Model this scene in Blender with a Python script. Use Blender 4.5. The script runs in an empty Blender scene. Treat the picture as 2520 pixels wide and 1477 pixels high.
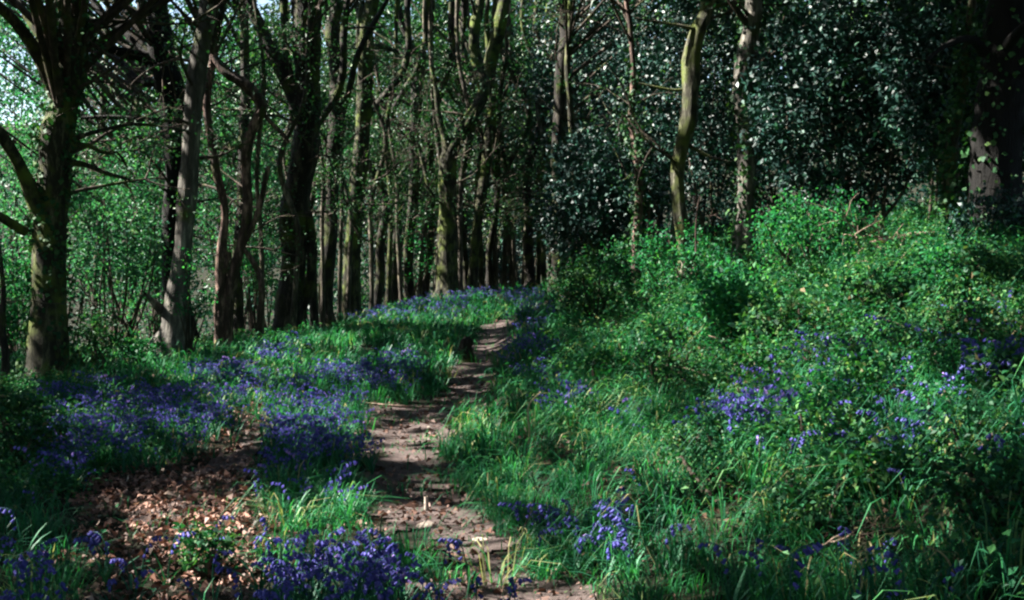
import bpy, math, random
import numpy as np
from mathutils import Vector

SEED = 7
rng = np.random.default_rng(SEED)
random.seed(SEED)
sc = bpy.context.scene
COL = sc.collection

# ----------------------------------------------------------------- camera
W, Hh, FPX = 1024.0, 600.0, 1236.0
CAM = np.array([0.0, 0.0, 1.7])
PITCH = -math.atan(30 / FPX)
cam_d = bpy.data.cameras.new('camera')
cam_d.sensor_width = 36.0
cam_d.lens = 36.0 * FPX / W
cam_d.clip_end = 2000
cam_d.clip_start = 0.05
cam = bpy.data.objects.new('camera', cam_d)
COL.objects.link(cam)
cam.location = CAM
cam.rotation_euler = (math.pi / 2 + PITCH, 0, 0)
sc.camera = cam
CP, SP = math.cos(PITCH), math.sin(PITCH)
ZX, ZY = 1024 / 2519, 600 / 1477           # survey units of the photograph (2519 x 1477)


def ray(zx, zy):
    a = (zx * ZX - W / 2) / FPX
    b = (Hh / 2 - zy * ZY) / FPX
    return np.array([a, CP - b * SP, SP + b * CP])


def at(zx, zy, Y):
    r = ray(zx, zy)
    return CAM + r * (Y / r[1])


def survey(p):
    """where world points stand in the photograph, survey units; and their distance"""
    p = np.asarray(p, float)
    d = p - CAM
    f = d[..., 1] * CP + d[..., 2] * SP
    u = -d[..., 1] * SP + d[..., 2] * CP
    ok = f > 0.5
    ff = np.where(ok, f, 1.0)
    zx = (d[..., 0] / ff * FPX + W / 2) / ZX
    zy = (Hh / 2 - u / ff * FPX) / ZY
    zx = np.where(ok, zx, -9e3)
    return zx, zy, f


# ----------------------------------------------------------------- noise
def _hash(ix, iy, s):
    h = (ix.astype(np.int64) * 374761393 + iy.astype(np.int64) * 668265263 + s * 982451653) & 0x7fffffff
    h = ((h ^ (h >> 13)) * 1274126177) & 0x7fffffff
    return ((h ^ (h >> 16)) & 0xffff) / 65535.0


def vnoise(x, y, s=0):
    x = np.asarray(x, float); y = np.asarray(y, float)
    ix, iy = np.floor(x), np.floor(y)
    fx, fy = x - ix, y - iy
    fx = fx * fx * (3 - 2 * fx); fy = fy * fy * (3 - 2 * fy)
    a = _hash(ix, iy, s); b = _hash(ix + 1, iy, s); c = _hash(ix, iy + 1, s); d = _hash(ix + 1, iy + 1, s)
    return (a * (1 - fx) + b * fx) * (1 - fy) + (c * (1 - fx) + d * fx) * fy


def fbm(x, y, s=0, o=3):
    t, a, n = 0, 1.0, 0
    for k in range(o):
        t = t + a * vnoise(x * 2 ** k, y * 2 ** k, s + k * 17); n += a; a *= .5
    return t / n


# ----------------------------------------------------------------- terrain
_yt = np.arange(-40, 400, .25)
_zt = np.interp(_yt, [-40, 5, 10, 14, 20, 27, 33, 38, 42, 46, 55, 75, 110, 400],
                [0, 0, 0, .03, .17, .42, .74, 1.0, 1.08, .85, -.3, -2.2, -3, -3])
_k = np.hanning(13); _k /= _k.sum()
_zt = np.convolve(np.pad(_zt, 6, mode='edge'), _k, 'valid')


def path_x(y):
    return np.interp(y, [0, 6.4, 9.6, 13.4, 18, 24, 32, 42, 60], [.25, -.1, -.66, -1.15, -.8, -.8, -.3, .6, 1.0])


def softplus(t, w):
    return w * np.log1p(np.exp(np.clip(t / w, -40, 40)))


DENTS = []


def H(x, y):
    x = np.asarray(x, float); y = np.asarray(y, float)
    u = x - path_x(y)
    z = np.interp(y, _yt, _zt)
    r = .50 * softplus(u - .75, .18)
    r = 3.4 * (1 - np.exp(-r / 3.4)) + .10 * np.exp(-((u - .95) / .35) ** 2)
    k = np.interp(y, [0, 15, 22, 30, 38, 60], [.005, .012, .022, .075, .17, .2])
    l = k * np.maximum(0, -u - 1) ** 1.3
    l = 4.0 * (1 - np.exp(-l / 4.0))
    z = z + r - l
    bank = np.clip((u - .6) / 1.2, 0, 1)
    left = np.clip((-u - .5) / 1.0, 0, 1)
    near = np.clip((60 - y) / 20, 0, 1)
    z = z + near * ((fbm(x * .9, y * .9, 3) - .5) * (.07 + .44 * bank + .10 * left)
                    + (vnoise(x * 2.6, y * 2.6, 9) - .5) * (.03 + .15 * bank + .05 * left))
    for (dx, dy, rr, dep) in DENTS:
        z = z - dep * np.exp(-((x - dx) ** 2 + (y - dy) ** 2) / (rr * rr))
    # far country: wooded hillside behind everything
    d = np.hypot(x, np.maximum(y, 0))
    z = z + 34 * np.clip((d - 120) / 110, 0, 1) ** 1.4
    return z


def ground(zx, zy, fallback=30.0):
    r = ray(zx, zy)
    t = np.concatenate([np.arange(3, 30, .03), np.arange(30, 120, .1)])
    p = CAM[None] + r[None] * t[:, None]
    s = p[:, 2] < H(p[:, 0], p[:, 1])
    i = np.argmax(s)
    if not s[i]:
        q = at(zx, zy, fallback)
        return np.array([q[0], q[1], float(H(q[0], q[1]))])
    return p[i]


for (a, b, rr, dep) in [(1560, 1190, .28, .22), (2150, 1360, .26, .24), (1745, 1225, .18, .16), (2290, 1430, .2, .15), (1300, 1140, .25, .1)]:
    g = ground(a, b)
    DENTS.append((g[0], g[1], rr, dep))

# ----------------------------------------------------------------- survey maps


def ell(zx, zy, L):
    v = np.zeros(np.shape(zx))
    for e in L:
        cx, cy, rx, ry = e[:4]
        wgt = e[4] if len(e) > 4 else 1.0
        q = ((zx - cx) / rx) ** 2 + ((zy - cy) / ry) ** 2
        v = np.maximum(v, wgt * np.clip(1.6 - 1.2 * q, 0, 1))
    return v


def inside(zx, zy, P):
    n = len(P); c = np.zeros(np.shape(zx), bool)
    for i in range(n):
        x1, y1 = P[i]; x2, y2 = P[(i + 1) % n]
        if y1 == y2: continue
        m = (y1 > zy) != (y2 > zy)
        c ^= m & (zx < (x2 - x1) * (zy - y1) / (y2 - y1) + x1)
    return c


PATH_P = [[(890, 1005), (1100, 1000), (1115, 1060), (1085, 1110), (1080, 1180), (1150, 1215), (1240, 1290), (1310, 1390), (1310, 1520),
           (1170, 1520), (1170, 1420), (1120, 1360), (985, 1300), (900, 1235), (880, 1180), (900, 1110)],
          [(1085, 1010), (1100, 960), (1105, 905), (1145, 865), (1195, 800), (1285, 782), (1300, 810), (1225, 860), (1205, 900), (1215, 945), (1200, 1005)]]
LITTER_P = [[(190, 1190), (420, 1150), (500, 1080), (540, 1020), (650, 985), (655, 1050), (615, 1100), (620, 1170), (690, 1230), (690, 1290),
             (660, 1400), (620, 1540), (180, 1540), (240, 1420), (190, 1330), (180, 1260)]]

RUT_P = [(560, 1075), (590, 1015), (690, 985), (660, 1040), (625, 1100), (640, 1180), (600, 1230), (500, 1250), (400, 1310), (330, 1290), (420, 1200), (520, 1150)]

BLUE = [(870, 1410, 320, 85, 1), (1090, 1425, 90, 40, .8), (760, 1060, 150, 130, .8), (690, 1150, 70, 50, .8), (840, 1170, 30, 30, .7),
        (330, 1010, 260, 80, .7), (170, 1075, 60, 60, 1), (230, 960, 130, 40, .8), (60, 1410, 110, 110, .28), (550, 930, 130, 45, .85), (870, 925, 150, 45, 1),
        (980, 880, 60, 30, .5), (1000, 757, 170, 28, 1), (1210, 722, 190, 18, 1), (1310, 770, 70, 35, .9), (1315, 865, 70, 50, .85),
        (1380, 950, 60, 50, .8), (2230, 850, 230, 60, .8), (2420, 830, 150, 90, .85), (1850, 1010, 110, 45, .9), (2290, 1080, 170, 60, .4),
        (2460, 1060, 70, 90, .7), (2150, 1010, 50, 22, .9), (1470, 1270, 200, 50, .6), (380, 1370, 240, 90, .10), (690, 845, 80, 28, .9),
        (1800, 1415, 30, 40, 1), (1965, 1435, 22, 40, 1), (1520, 1290, 60, 40, 1), (1140, 1440, 130, 50, .7), (1905, 1225, 26, 20, .9),
        (2100, 1400, 400, 90, .05), (1075, 1285, 30, 14, .4), (250, 1350, 120, 50, .18), (120, 1160, 90, 60, .25), (640, 1330, 60, 60, .5), (1650, 1010, 130, 50, .25), (2050, 960, 350, 120, .22), (1650, 1180, 90, 40, .3)]

SOLID = [(1052, 1250, 40, 40), (1052, 1300, 40, 25), (990, 1070, 110, 45), (1100, 1290, 130, 40), (430, 1235, 190, 45), (520, 1330, 120, 40), (820, 1255, 120, 35), (740, 900, 170, 25), (1080, 780, 170, 22), (590, 985, 100, 22), (1220, 1370, 90, 40), (1500, 1030, 170, 70), (1290, 1210, 110, 40), (2250, 1220, 200, 60), (1480, 1410, 200, 50), (200, 800, 200, 90)]
LIT = [(2050, 820, 560, 170, .9), (2150, 1080, 480, 150, .9), (1950, 1330, 560, 150, .9), (2420, 1380, 160, 130, .9), (980, 1060, 120, 50, .9), (1080, 1230, 140, 40, .9), (330, 1400, 120, 60, .6), (610, 1010, 60, 25, .8), (1000, 1130, 100, 40, .4), (1560, 1300, 150, 50, .8), (2400, 1180, 160, 80, .9), (1640, 1130, 140, 60, .8), (430, 1245, 270, 85, 1), (500, 1340, 230, 80, .85), (560, 1090, 60, 22, .8), (580, 985, 120, 35, 1), (740, 905, 210, 50, 1), (760, 850, 170, 35, .95),
       (1090, 780, 190, 30, 1), (1000, 880, 130, 50, .8), (1200, 752, 120, 28, .8), (820, 1255, 150, 50, 1), (190, 1145, 90, 50, .8),
       (990, 1080, 90, 45, .7), (1110, 1300, 170, 70, .95), (1210, 1380, 130, 70, .95), (1190, 1060, 130, 60, 1), (1290, 1210, 160, 70, 1),
       (880, 1420, 340, 80, .85), (750, 1040, 140, 90, .8), (1160, 930, 50, 30, .7),
       (1500, 1030, 220, 110, .95), (1700, 800, 300, 190, .9), (2000, 560, 260, 150, 1), (2250, 640, 220, 90, 1), (2280, 980, 270, 190, .9),
       (1480, 1400, 260, 80, .9), (2200, 1250, 320, 110, .85), (1380, 900, 100, 100, .6), (1900, 1150, 150, 60, .8), (2400, 1400, 200, 90, .7),
       (280, 780, 270, 130, 1), (40, 730, 80, 130, 1), (420, 900, 90, 40, .9), (330, 1020, 260, 70, .6), (2000, 1520, 700, 130, .9), (880, 1480, 330, 60, .7), (900, 960, 200, 60, .5), (1150, 1240, 120, 40, .9), (990, 1150, 90, 35, .8), (1400, 720, 90, 60, .7)]
GRASS = [(820, 1250, 160, 60), (190, 1150, 100, 60), (640, 985, 160, 50), (1210, 1080, 140, 80), (1290, 1220, 180, 80), (760, 900, 250, 70), (1080, 790, 230, 60), (1000, 900, 130, 80),
         (1500, 1040, 260, 120), (1480, 1400, 280, 100), (2250, 1200, 320, 160), (1900, 1250, 300, 150), (2250, 1430, 400, 90), (430, 900, 120, 60), (1400, 900, 120, 100), (1700, 1100, 200, 100), (60, 850, 200, 120), (930, 1270, 80, 40)]
DARKHOLE = [(1560, 1190, 110, 75), (2150, 1350, 120, 85), (1745, 1225, 90, 65), (2290, 1430, 90, 45), (1930, 1020, 60, 40, .7), (2080, 900, 90, 40, .7), (1660, 1170, 60, 40, .8), (1330, 1140, 110, 50, .6), (1850, 900, 130, 70, .5)]

# ----------------------------------------------------------------- sun
EL = math.radians(43)
hx, hy = -.992, .126
SUN = np.array([hx * math.cos(EL), hy * math.cos(EL), math.sin(EL)])
sun_d = bpy.data.lights.new('sun', 'SUN')
sun_d.energy = 5.0
sun_d.angle = math.radians(.5)
sun_d.color = (1.0, .95, .86)
sun = bpy.data.objects.new('sun', sun_d)
COL.objects.link(sun)
sun.rotation_euler = Vector(SUN).to_track_quat('Z', 'Y').to_euler()
sun.location = (-20, 10, 30)
wd = bpy.data.worlds.new('World')
sc.world = wd
wd.use_nodes = True
nt = wd.node_tree
nt.nodes.clear()
sky = nt.nodes.new('ShaderNodeTexSky')
sky.sky_type = 'NISHITA'
sky.sun_disc = False
sky.sun_elevation = EL
sky.sun_rotation = math.atan2(hx, hy)
bg = nt.nodes.new('ShaderNodeBackground')
bg.inputs[1].default_value = .05
ow = nt.nodes.new('ShaderNodeOutputWorld')
nt.links.new(sky.outputs[0], bg.inputs[0])
nt.links.new(bg.outputs[0], ow.inputs[0])
vs = sc.view_settings
vs.view_transform = 'Standard'
vs.look = 'None'
vs.gamma = 1
vs.exposure = 2.7
vs.use_curve_mapping = False
sc.render.engine = 'CYCLES'
cy = sc.cycles
cy.max_bounces = 5
cy.diffuse_bounces = 3
cy.glossy_bounces = 2
cy.transmission_bounces = 3
cy.transparent_max_bounces = 4
cy.caustics_reflective = False
cy.caustics_refractive = False
cy.sample_clamp_indirect = 4
cy.filter_width = 2.3
cy.use_denoising = True
try:
    cy.denoiser = 'OPENIMAGEDENOISE'
    cy.denoising_input_passes = 'RGB_ALBEDO_NORMAL'
except Exception:
    pass


# ----------------------------------------------------------------- materials
def nodes(name):
    m = bpy.data.materials.new(name)
    m.use_nodes = True
    t = m.node_tree
    t.nodes.clear()
    o = t.nodes.new('ShaderNodeOutputMaterial')
    return m, t, o


def ramp(t, fac, stops):
    r = t.nodes.new('ShaderNodeValToRGB')
    e = r.color_ramp.elements
    while len(e) < len(stops): e.new(.5)
    for k, (p, c) in enumerate(stops):
        e[k].position = p; e[k].color = (*c, 1)
    t.links.new(fac, r.inputs[0])
    return r.outputs[0]


def noise(t, scale, detail=4, rough=.6, vec=None):
    n = t.nodes.new('ShaderNodeTexNoise')
    n.inputs['Scale'].default_value = scale
    n.inputs['Detail'].default_value = detail
    n.inputs['Roughness'].default_value = rough
    if vec is not None: t.links.new(vec, n.inputs['Vector'])
    return n.outputs['Fac']


def leaf_mat(name, stops, rough=.5, trans=.35, spec=.4, tcol=(1.0, 1.3, .62)):
    m, t, o = nodes(name)
    a = t.nodes.new('ShaderNodeAttribute'); a.attribute_name = 'tint'
    c = ramp(t, a.outputs['Fac'], stops)
    p = t.nodes.new('ShaderNodeBsdfPrincipled')
    p.inputs['Roughness'].default_value = rough
    p.inputs['Specular IOR Level'].default_value = spec
    t.links.new(c, p.inputs['Base Color'])
    if trans > 0:
        mul = t.nodes.new('ShaderNodeMix'); mul.data_type = 'RGBA'; mul.blend_type = 'MULTIPLY'
        mul.inputs[0].default_value = 1
        t.links.new(c, mul.inputs[6]); mul.inputs[7].default_value = (*tcol, 1)
        tr = t.nodes.new('ShaderNodeBsdfTranslucent')
        t.links.new(mul.outputs[2], tr.inputs[0])
        mx = t.nodes.new('ShaderNodeMixShader'); mx.inputs[0].default_value = trans
        t.links.new(p.outputs[0], mx.inputs[1]); t.links.new(tr.outputs[0], mx.inputs[2])
        t.links.new(mx.outputs[0], o.inputs[0])
    else:
        t.links.new(p.outputs[0], o.inputs[0])
    return m


def bark_mat(name, dark, mid, pale, moss=0.0, scale=1.0, mosscol=(.055, .075, .012)):
    m, t, o = nodes(name)
    g = t.nodes.new('ShaderNodeTexCoord')
    mp = t.nodes.new('ShaderNodeMapping'); mp.inputs['Scale'].default_value = (1, 1, .22)
    t.links.new(g.outputs['Object'], mp.inputs[0])
    n1 = noise(t, 9 * scale, 5, .7, mp.outputs[0])
    n2 = noise(t, 34 * scale, 4, .7, mp.outputs[0])
    n3 = noise(t, 2.2, 3, .6, g.outputs['Object'])
    c = ramp(t, n1, [(.30, dark), (.52, mid), (.72, pale)])
    if moss > 0:
        mr = t.nodes.new('ShaderNodeMapRange')
        mr.inputs[1].default_value = .62 - .32 * moss; mr.inputs[2].default_value = .80 - .32 * moss
        t.links.new(n3, mr.inputs[0])
        mx = t.nodes.new('ShaderNodeMix'); mx.data_type = 'RGBA'
        t.links.new(mr.outputs[0], mx.inputs[0]); t.links.new(c, mx.inputs[6]); mx.inputs[7].default_value = (*mosscol, 1)
        c = mx.outputs[2]
    p = t.nodes.new('ShaderNodeBsdfPrincipled')
    p.inputs['Roughness'].default_value = .85
    p.inputs['Specular IOR Level'].default_value = .25
    t.links.new(c, p.inputs['Base Color'])
    ad = t.nodes.new('ShaderNodeMath'); ad.operation = 'ADD'
    t.links.new(n1, ad.inputs[0]); t.links.new(n2, ad.inputs[1])
    b = t.nodes.new('ShaderNodeBump'); b.inputs['Strength'].default_value = .9; b.inputs['Distance'].default_value = .03
    t.links.new(ad.outputs[0], b.inputs['Height']); t.links.new(b.outputs[0], p.inputs['Normal'])
    t.links.new(p.outputs[0], o.inputs[0])
    return m


def soil_mat(name, stops, sc1=3.0, sc2=30.0):
    m, t, o = nodes(name)
    g = t.nodes.new('ShaderNodeTexCoord')
    n1 = noise(t, sc1, 6, .7, g.outputs['Object'])
    n2 = noise(t, sc2, 5, .7, g.outputs['Object'])
    mm = t.nodes.new('ShaderNodeMath'); mm.operation = 'MULTIPLY_ADD'
    mm.inputs[1].default_value = .5
    t.links.new(n1, mm.inputs[0])
    h = t.nodes.new('ShaderNodeMath'); h.operation = 'MULTIPLY'; h.inputs[1].default_value = .5
    t.links.new(n2, h.inputs[0]); t.links.new(h.outputs[0], mm.inputs[2])
    c = ramp(t, mm.outputs[0], stops)
    p = t.nodes.new('ShaderNodeBsdfPrincipled'); p.inputs['Roughness'].default_value = .95
    p.inputs['Specular IOR Level'].default_value = .15
    t.links.new(c, p.inputs['Base Color'])
    b = t.nodes.new('ShaderNodeBump'); b.inputs['Strength'].default_value = 1; b.inputs['Distance'].default_value = .03
    t.links.new(n2, b.inputs['Height']); t.links.new(b.outputs[0], p.inputs['Normal'])
    t.links.new(p.outputs[0], o.inputs[0])
    return m


M = {}
M['grass'] = leaf_mat('grass_blade', [(0, (.009, .062, .034)), (.45, (.024, .150, .064)), (.82, (.042, .22, .065)), (.93, (.20, .22, .09)), (1, (.36, .30, .17))], .48, .35, .2)
M['herb'] = leaf_mat('herb_leaf', [(0, (.007, .052, .027)), (.4, (.018, .118, .044)), (.62, (.040, .125, .034)), (.85, (.070, .21, .055)), (1, (.17, .18, .08))], .55, .3, .16)
M['bramble'] = leaf_mat('bramble_leaf', [(0, (.006, .036, .018)), (.45, (.016, .088, .034)), (.65, (.042, .098, .028)), (.88, (.065, .165, .045)), (1, (.16, .12, .065))], .55, .28, .16)
M['spring'] = leaf_mat('spring_leaf', [(0, (.012, .090, .045)), (.5, (.022, .150, .062)), (1, (.075, .23, .060))], .5, .45, .2)
M['canopy'] = leaf_mat('canopy_leaf', [(0, (.016, .060, .030)), (.6, (.028, .095, .035)), (1, (.075, .16, .030))], .5, .22, .3)
M['holly'] = leaf_mat('holly_leaf', [(0, (.003, .018, .016)), (.55, (.008, .040, .033)), (.85, (.020, .075, .052)), (1, (.03, .11, .055))], .48, .06, .36)
M['ivy'] = leaf_mat('ivy_leaf', [(0, (.010, .040, .018)), (.6, (.024, .075, .026)), (1, (.07, .13, .03))], .6, .15, .14)
M['misty'] = leaf_mat('haze_pale_leaf', [(0, (.020, .090, .056)), (.5, (.036, .145, .085)), (1, (.10, .23, .085))], .5, .4, .2)  # paler, greyer leaf colour holds the soft haze of the left background
M['far'] = leaf_mat('wood_leaf', [(0, (.008, .040, .030)), (.6, (.016, .066, .044)), (1, (.045, .115, .05))], .5, .35, .3)
M['bluebell'] = leaf_mat('bluebell_petal', [(0, (.042, .044, .18)), (.5, (.082, .082, .32)), (.85, (.155, .145, .46)), (1, (.30, .20, .50))], .6, .3, .08, (1, .9, 1.1))
M['bell_leaf'] = leaf_mat('bluebell_leaf', [(0, (.012, .075, .042)), (.6, (.025, .13, .065)), (1, (.05, .19, .07))], .5, .25, .2)
M['litter'] = leaf_mat('dead_leaf', [(0, (.040, .020, .014)), (.4, (.12, .060, .042)), (.75, (.28, .145, .105)), (.93, (.46, .28, .21)), (1, (.60, .44, .34))], .6, .08, .3, (1.1, .9, .7))
M['soil'] = soil_mat('woodland_soil', [(.30, (.006, .006, .004)), (.5, (.014, .015, .008)), (.68, (.034, .034, .016))])
M['path'] = soil_mat('trodden_earth', [(.30, (.030, .023, .022)), (.46, (.082, .062, .058)), (.58, (.15, .115, .107)), (.74, (.32, .25, .235))], 6, 90)
M['bark'] = bark_mat('dark_bark', (.005, .004, .0035), (.017, .014, .011), (.105, .09, .066), .36)
M['bark_shaded'] = bark_mat('shaded_bark', (.0012, .001, .001), (.003, .0025, .0022), (.009, .0075, .0065), 0)  # deep shade on these trunks is put into the near-black colour
M['bark_lichen'] = bark_mat('lichened_pale_bark', (.010, .010, .007), (.042, .040, .026), (.30, .285, .21), .5, 1.3, (.085, .11, .02))
M['bark_pale'] = bark_mat('smooth_pale_bark', (.018, .017, .015), (.085, .078, .068), (.36, .335, .28), .15, .7)
M['bark_moss'] = bark_mat('mossy_bark', (.006, .0055, .004), (.024, .023, .013), (.16, .155, .085), .45, 1, (.085, .115, .018))
M['bark_thin'] = bark_mat('slim_grey_bark', (.011, .0095, .0075), (.055, .046, .035), (.34, .285, .215), .25)
M['bark_red'] = bark_mat('reddish_bark', (.012, .008, .006), (.055, .034, .028), (.42, .27, .22), .2)
M['twig'] = bark_mat('twig_bark', (.016, .012, .009), (.05, .038, .028), (.14, .105, .08), .25)
M['dead'] = bark_mat('dead_wood', (.07, .05, .04), (.22, .15, .115), (.48, .36, .28), 0)
M['stone'] = soil_mat('pale_stone', [(.3, (.30, .24, .20)), (.5, (.48, .40, .34)), (.7, (.62, .54, .46))], 6, 40)
M['straw'] = bark_mat('dry_stalk', (.20, .16, .08), (.36, .30, .16), (.52, .44, .28), 0)


# ----------------------------------------------------------------- mesh helpers
def build(name, V, F, mats, tint=None, midx=None, parent=None, loc=None, smooth=False):
    V = np.asarray(V, np.float32).reshape(-1, 3)
    F = np.asarray(F, np.int32).reshape(-1, 4)
    if loc is not None: V = V - np.asarray(loc, np.float32)
    me = bpy.data.meshes.new(name)
    me.vertices.add(len(V)); me.vertices.foreach_set('co', V.ravel())
    me.loops.add(len(F) * 4); me.loops.foreach_set('vertex_index', F.ravel())
    me.polygons.add(len(F))
    me.polygons.foreach_set('loop_start', np.arange(0, len(F) * 4, 4, dtype=np.int32))
    if midx is not None: me.polygons.foreach_set('material_index', np.asarray(midx, np.int32))
    if smooth is not False:
        sm = np.ones(len(F), bool) if smooth is True else np.asarray(smooth, bool)
        me.polygons.foreach_set('use_smooth', sm)
    for m in (mats if isinstance(mats, (list, tuple)) else [mats]): me.materials.append(m)
    if tint is not None:
        at_ = me.attributes.new('tint', 'FLOAT', 'FACE')
        at_.data.foreach_set('value', np.asarray(tint, np.float32))
    me.update(calc_edges=True)
    o = bpy.data.objects.new(name, me)
    COL.objects.link(o)
    if parent is not None: o.parent = parent
    elif loc is not None: o.location = loc
    return o


def tag(o, label=None, cat=None, group=None, kind=None):
    if label: o['label'] = label
    if cat: o['category'] = cat
    if group: o['group'] = group
    if kind: o['kind'] = kind
    return o


def empty(name, loc, label, cat, group=None):
    o = bpy.data.objects.new(name, None)
    o.empty_display_size = .2
    COL.objects.link(o)
    o.location = loc
    return tag(o, label, cat, group)


class Geo:
    """collects quads of several materials"""
    def __init__(s): s.V, s.F, s.T, s.M, s.S, s.n = [], [], [], [], [], 0

    def add(s, V, F, tint=.5, mi=0, smooth=False):
        V = np.asarray(V).reshape(-1, 3); F = np.asarray(F).reshape(-1, 4)
        if not len(F): return
        s.V.append(V); s.F.append(F + s.n); s.n += len(V)
        s.T.append(np.broadcast_to(np.asarray(tint, float), (len(F),)))
        s.M.append(np.full(len(F), mi)); s.S.append(np.full(len(F), smooth))

    def build(s, name, mats, parent=None, loc=None):
        if not s.V: return None
        return build(name, np.concatenate(s.V), np.concatenate(s.F), mats, np.concatenate(s.T), np.concatenate(s.M), parent, loc, np.concatenate(s.S))


def unit(v): return v / np.maximum(np.linalg.norm(v, axis=-1, keepdims=True), 1e-9)


def spline(P, n):
    P = np.asarray(P, float)
    if len(P) < 3:
        t = np.linspace(0, len(P) - 1, n)
        return np.stack([np.interp(t, range(len(P)), P[:, k]) for k in range(P.shape[1])], 1)
    Q = np.vstack([2 * P[0] - P[1], P, 2 * P[-1] - P[-2]])
    t = np.linspace(0, len(P) - 1 - 1e-6, n)
    i = t.astype(int); f = (t - i)[:, None]
    a, b, c, d = Q[i], Q[i + 1], Q[i + 2], Q[i + 3]
    return .5 * (2 * b + (c - a) * f + (2 * a - 5 * b + 4 * c - d) * f * f + (3 * b - a - 3 * c + d) * f ** 3)


def tube(P, R, seg=8, wob=0.0, lob=0.0, r=None):
    P = np.asarray(P, float); R = np.asarray(R, float)
    r = r or rng
    n = len(P)
    T = unit(np.gradient(P, axis=0))
    ref = np.array([0, -1.0, 0.12]) if abs(T[0][1]) < .9 else np.array([1.0, 0, 0])
    A = unit(np.cross(T, ref)); B = np.cross(T, A)
    th = np.linspace(0, 2 * np.pi, seg, endpoint=False)
    rad = np.repeat(R[:, None], seg, 1)
    if lob:
        ph = r.uniform(0, 6.28, 3)
        tt = np.linspace(0, 1, n)[:, None]
        rad = rad * (1 + lob * (np.sin(3 * th + ph[0] + 2 * tt) * .5 + np.sin(5 * th + ph[1] - 3 * tt) * .35 + np.sin(2 * th + ph[2]) * .4))
    if wob: rad = rad * (1 + wob * r.normal(0, 1, rad.shape))
    V = P[:, None] + rad[..., None] * (np.cos(th)[None, :, None] * A[:, None] + np.sin(th)[None, :, None] * B[:, None])
    i = np.arange(n - 1)[:, None] * seg; j = np.arange(seg)[None]; k = (j + 1) % seg
    F = np.stack([i + j, i + k, i + seg + k, i + seg + j], -1).reshape(-1, 4)
    V = V.reshape(-1, 3)
    # end cap at the tip: pull the last ring together
    return V, F


def leaves(P, D, N, L, Wd, fold=.15):
    """one folded rhombic quad per leaf"""
    D = unit(D); S = unit(np.cross(D, N)); U = np.cross(S, D)
    L = np.asarray(L)[:, None]; Wd = np.asarray(Wd)[:, None]
    a = P; m = P + D * L * .45
    V = np.stack([a, m + S * Wd * .5 + U * L * fold, P + D * L - U * L * fold * .6, m - S * Wd * .5 + U * L * fold], 1)
    F = np.arange(len(P) * 4).reshape(-1, 4)
    return V.reshape(-1, 3), F


def cloud_leaves(C, R, n, size, flat=.7, up=.5, sq=.75, r=None):
    """n leaves in each of the clumps C (k,3) of radius R (k,)"""
    r = r or rng
    k = len(C)
    q = r.normal(0, 1, (k, n, 3)); q = unit(q) * (r.random((k, n, 1)) ** .45)
    q[..., 2] *= sq
    P = (C[:, None] + q * np.asarray(R)[:, None, None]).reshape(-1, 3)
    D = unit(q.reshape(-1, 3) * .8 + r.normal(0, .7, (k * n, 3)) + np.array([0, 0, -.25]))
    N = unit(r.normal(0, flat, (k * n, 3)) + np.array([0, 0, up]))
    s = size * r.uniform(.6, 1.35, k * n)
    V, F = leaves(P, D, N, s, s * r.uniform(.45, .7, k * n))
    base = np.repeat(r.uniform(.1, .75, k), n)
    return V, F, np.clip(base + r.normal(0, .18, k * n), 0, 1)


def blades(P, h, w, lean, tint, r=None, kink=.55):
    """grass: two quads a blade"""
    r = r or rng
    n = len(P)
    a = r.uniform(0, 6.283, n)
    d = np.stack([np.cos(a), np.sin(a), 0 * a], 1)
    s = np.stack([-np.sin(a), np.cos(a), 0 * a], 1)
    h = np.asarray(h)[:, None]; w = np.asarray(w)[:, None]; lean = np.asarray(lean)[:, None]
    z = np.array([0, 0, 1.0])
    p1 = P + z * h * .55 + d * h * lean * .3
    p2 = P + z * h * (1 - .35 * lean) + d * h * lean
    P = P - z * .02
    V = np.stack([P - s * w * .5, P + s * w * .5, p1 + s * w * .42, p1 - s * w * .42, p2 + s * w * .06, p2 - s * w * .06], 1).reshape(-1, 3)
    i = np.arange(n)[:, None] * 6
    F = np.stack([i + np.array([[0, 1, 2, 3]]), i + np.array([[3, 2, 4, 5]])], 1).reshape(-1, 4)
    return V, F, np.repeat(tint, 2)


# ----------------------------------------------------------------- ground
def grid(xs, ys):
    X, Y = np.meshgrid(xs, ys)
    V = np.stack([X, Y, H(X, Y)], -1).reshape(-1, 3)
    nx, ny = len(xs), len(ys)
    i = np.arange(ny - 1)[:, None] * nx + np.arange(nx - 1)[None]
    F = np.stack([i, i + 1, i + nx + 1, i + nx], -1).reshape(-1, 4)
    return V, F


xs = np.concatenate([np.linspace(-320, -30, 40)[:-1], np.linspace(-30, -9, 60)[:-1], np.arange(-9, 8, .09), np.linspace(8, 30, 60), np.linspace(30, 320, 40)[1:]])
ys = np.concatenate([np.linspace(-60, 3, 30)[:-1], np.arange(3, 16, .09), np.arange(16, 48, .2), np.linspace(48, 100, 50), np.linspace(100, 380, 50)[1:]])
gV, gF = grid(xs, ys)
tag(build('ground', gV, gF, M['soil'], smooth=True), kind='structure')


def path_mask(x, y):
    jx = x + (fbm(x * 3.4, y * 3.4, 40) - .5) * .75; jy = y + (fbm(x * 3.4, y * 3.4, 41) - .5) * .9
    p = np.stack([jx, jy, H(x, y)], -1)
    zx, zy, _ = survey(p)
    m = np.zeros(np.shape(x), bool)
    for P in PATH_P: m |= inside(zx, zy, P)
    m |= inside(zx, zy, RUT_P)
    m |= (np.abs(x - path_x(y)) < .5) & (y < 6.6) & (y > -10)
    return m


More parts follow.
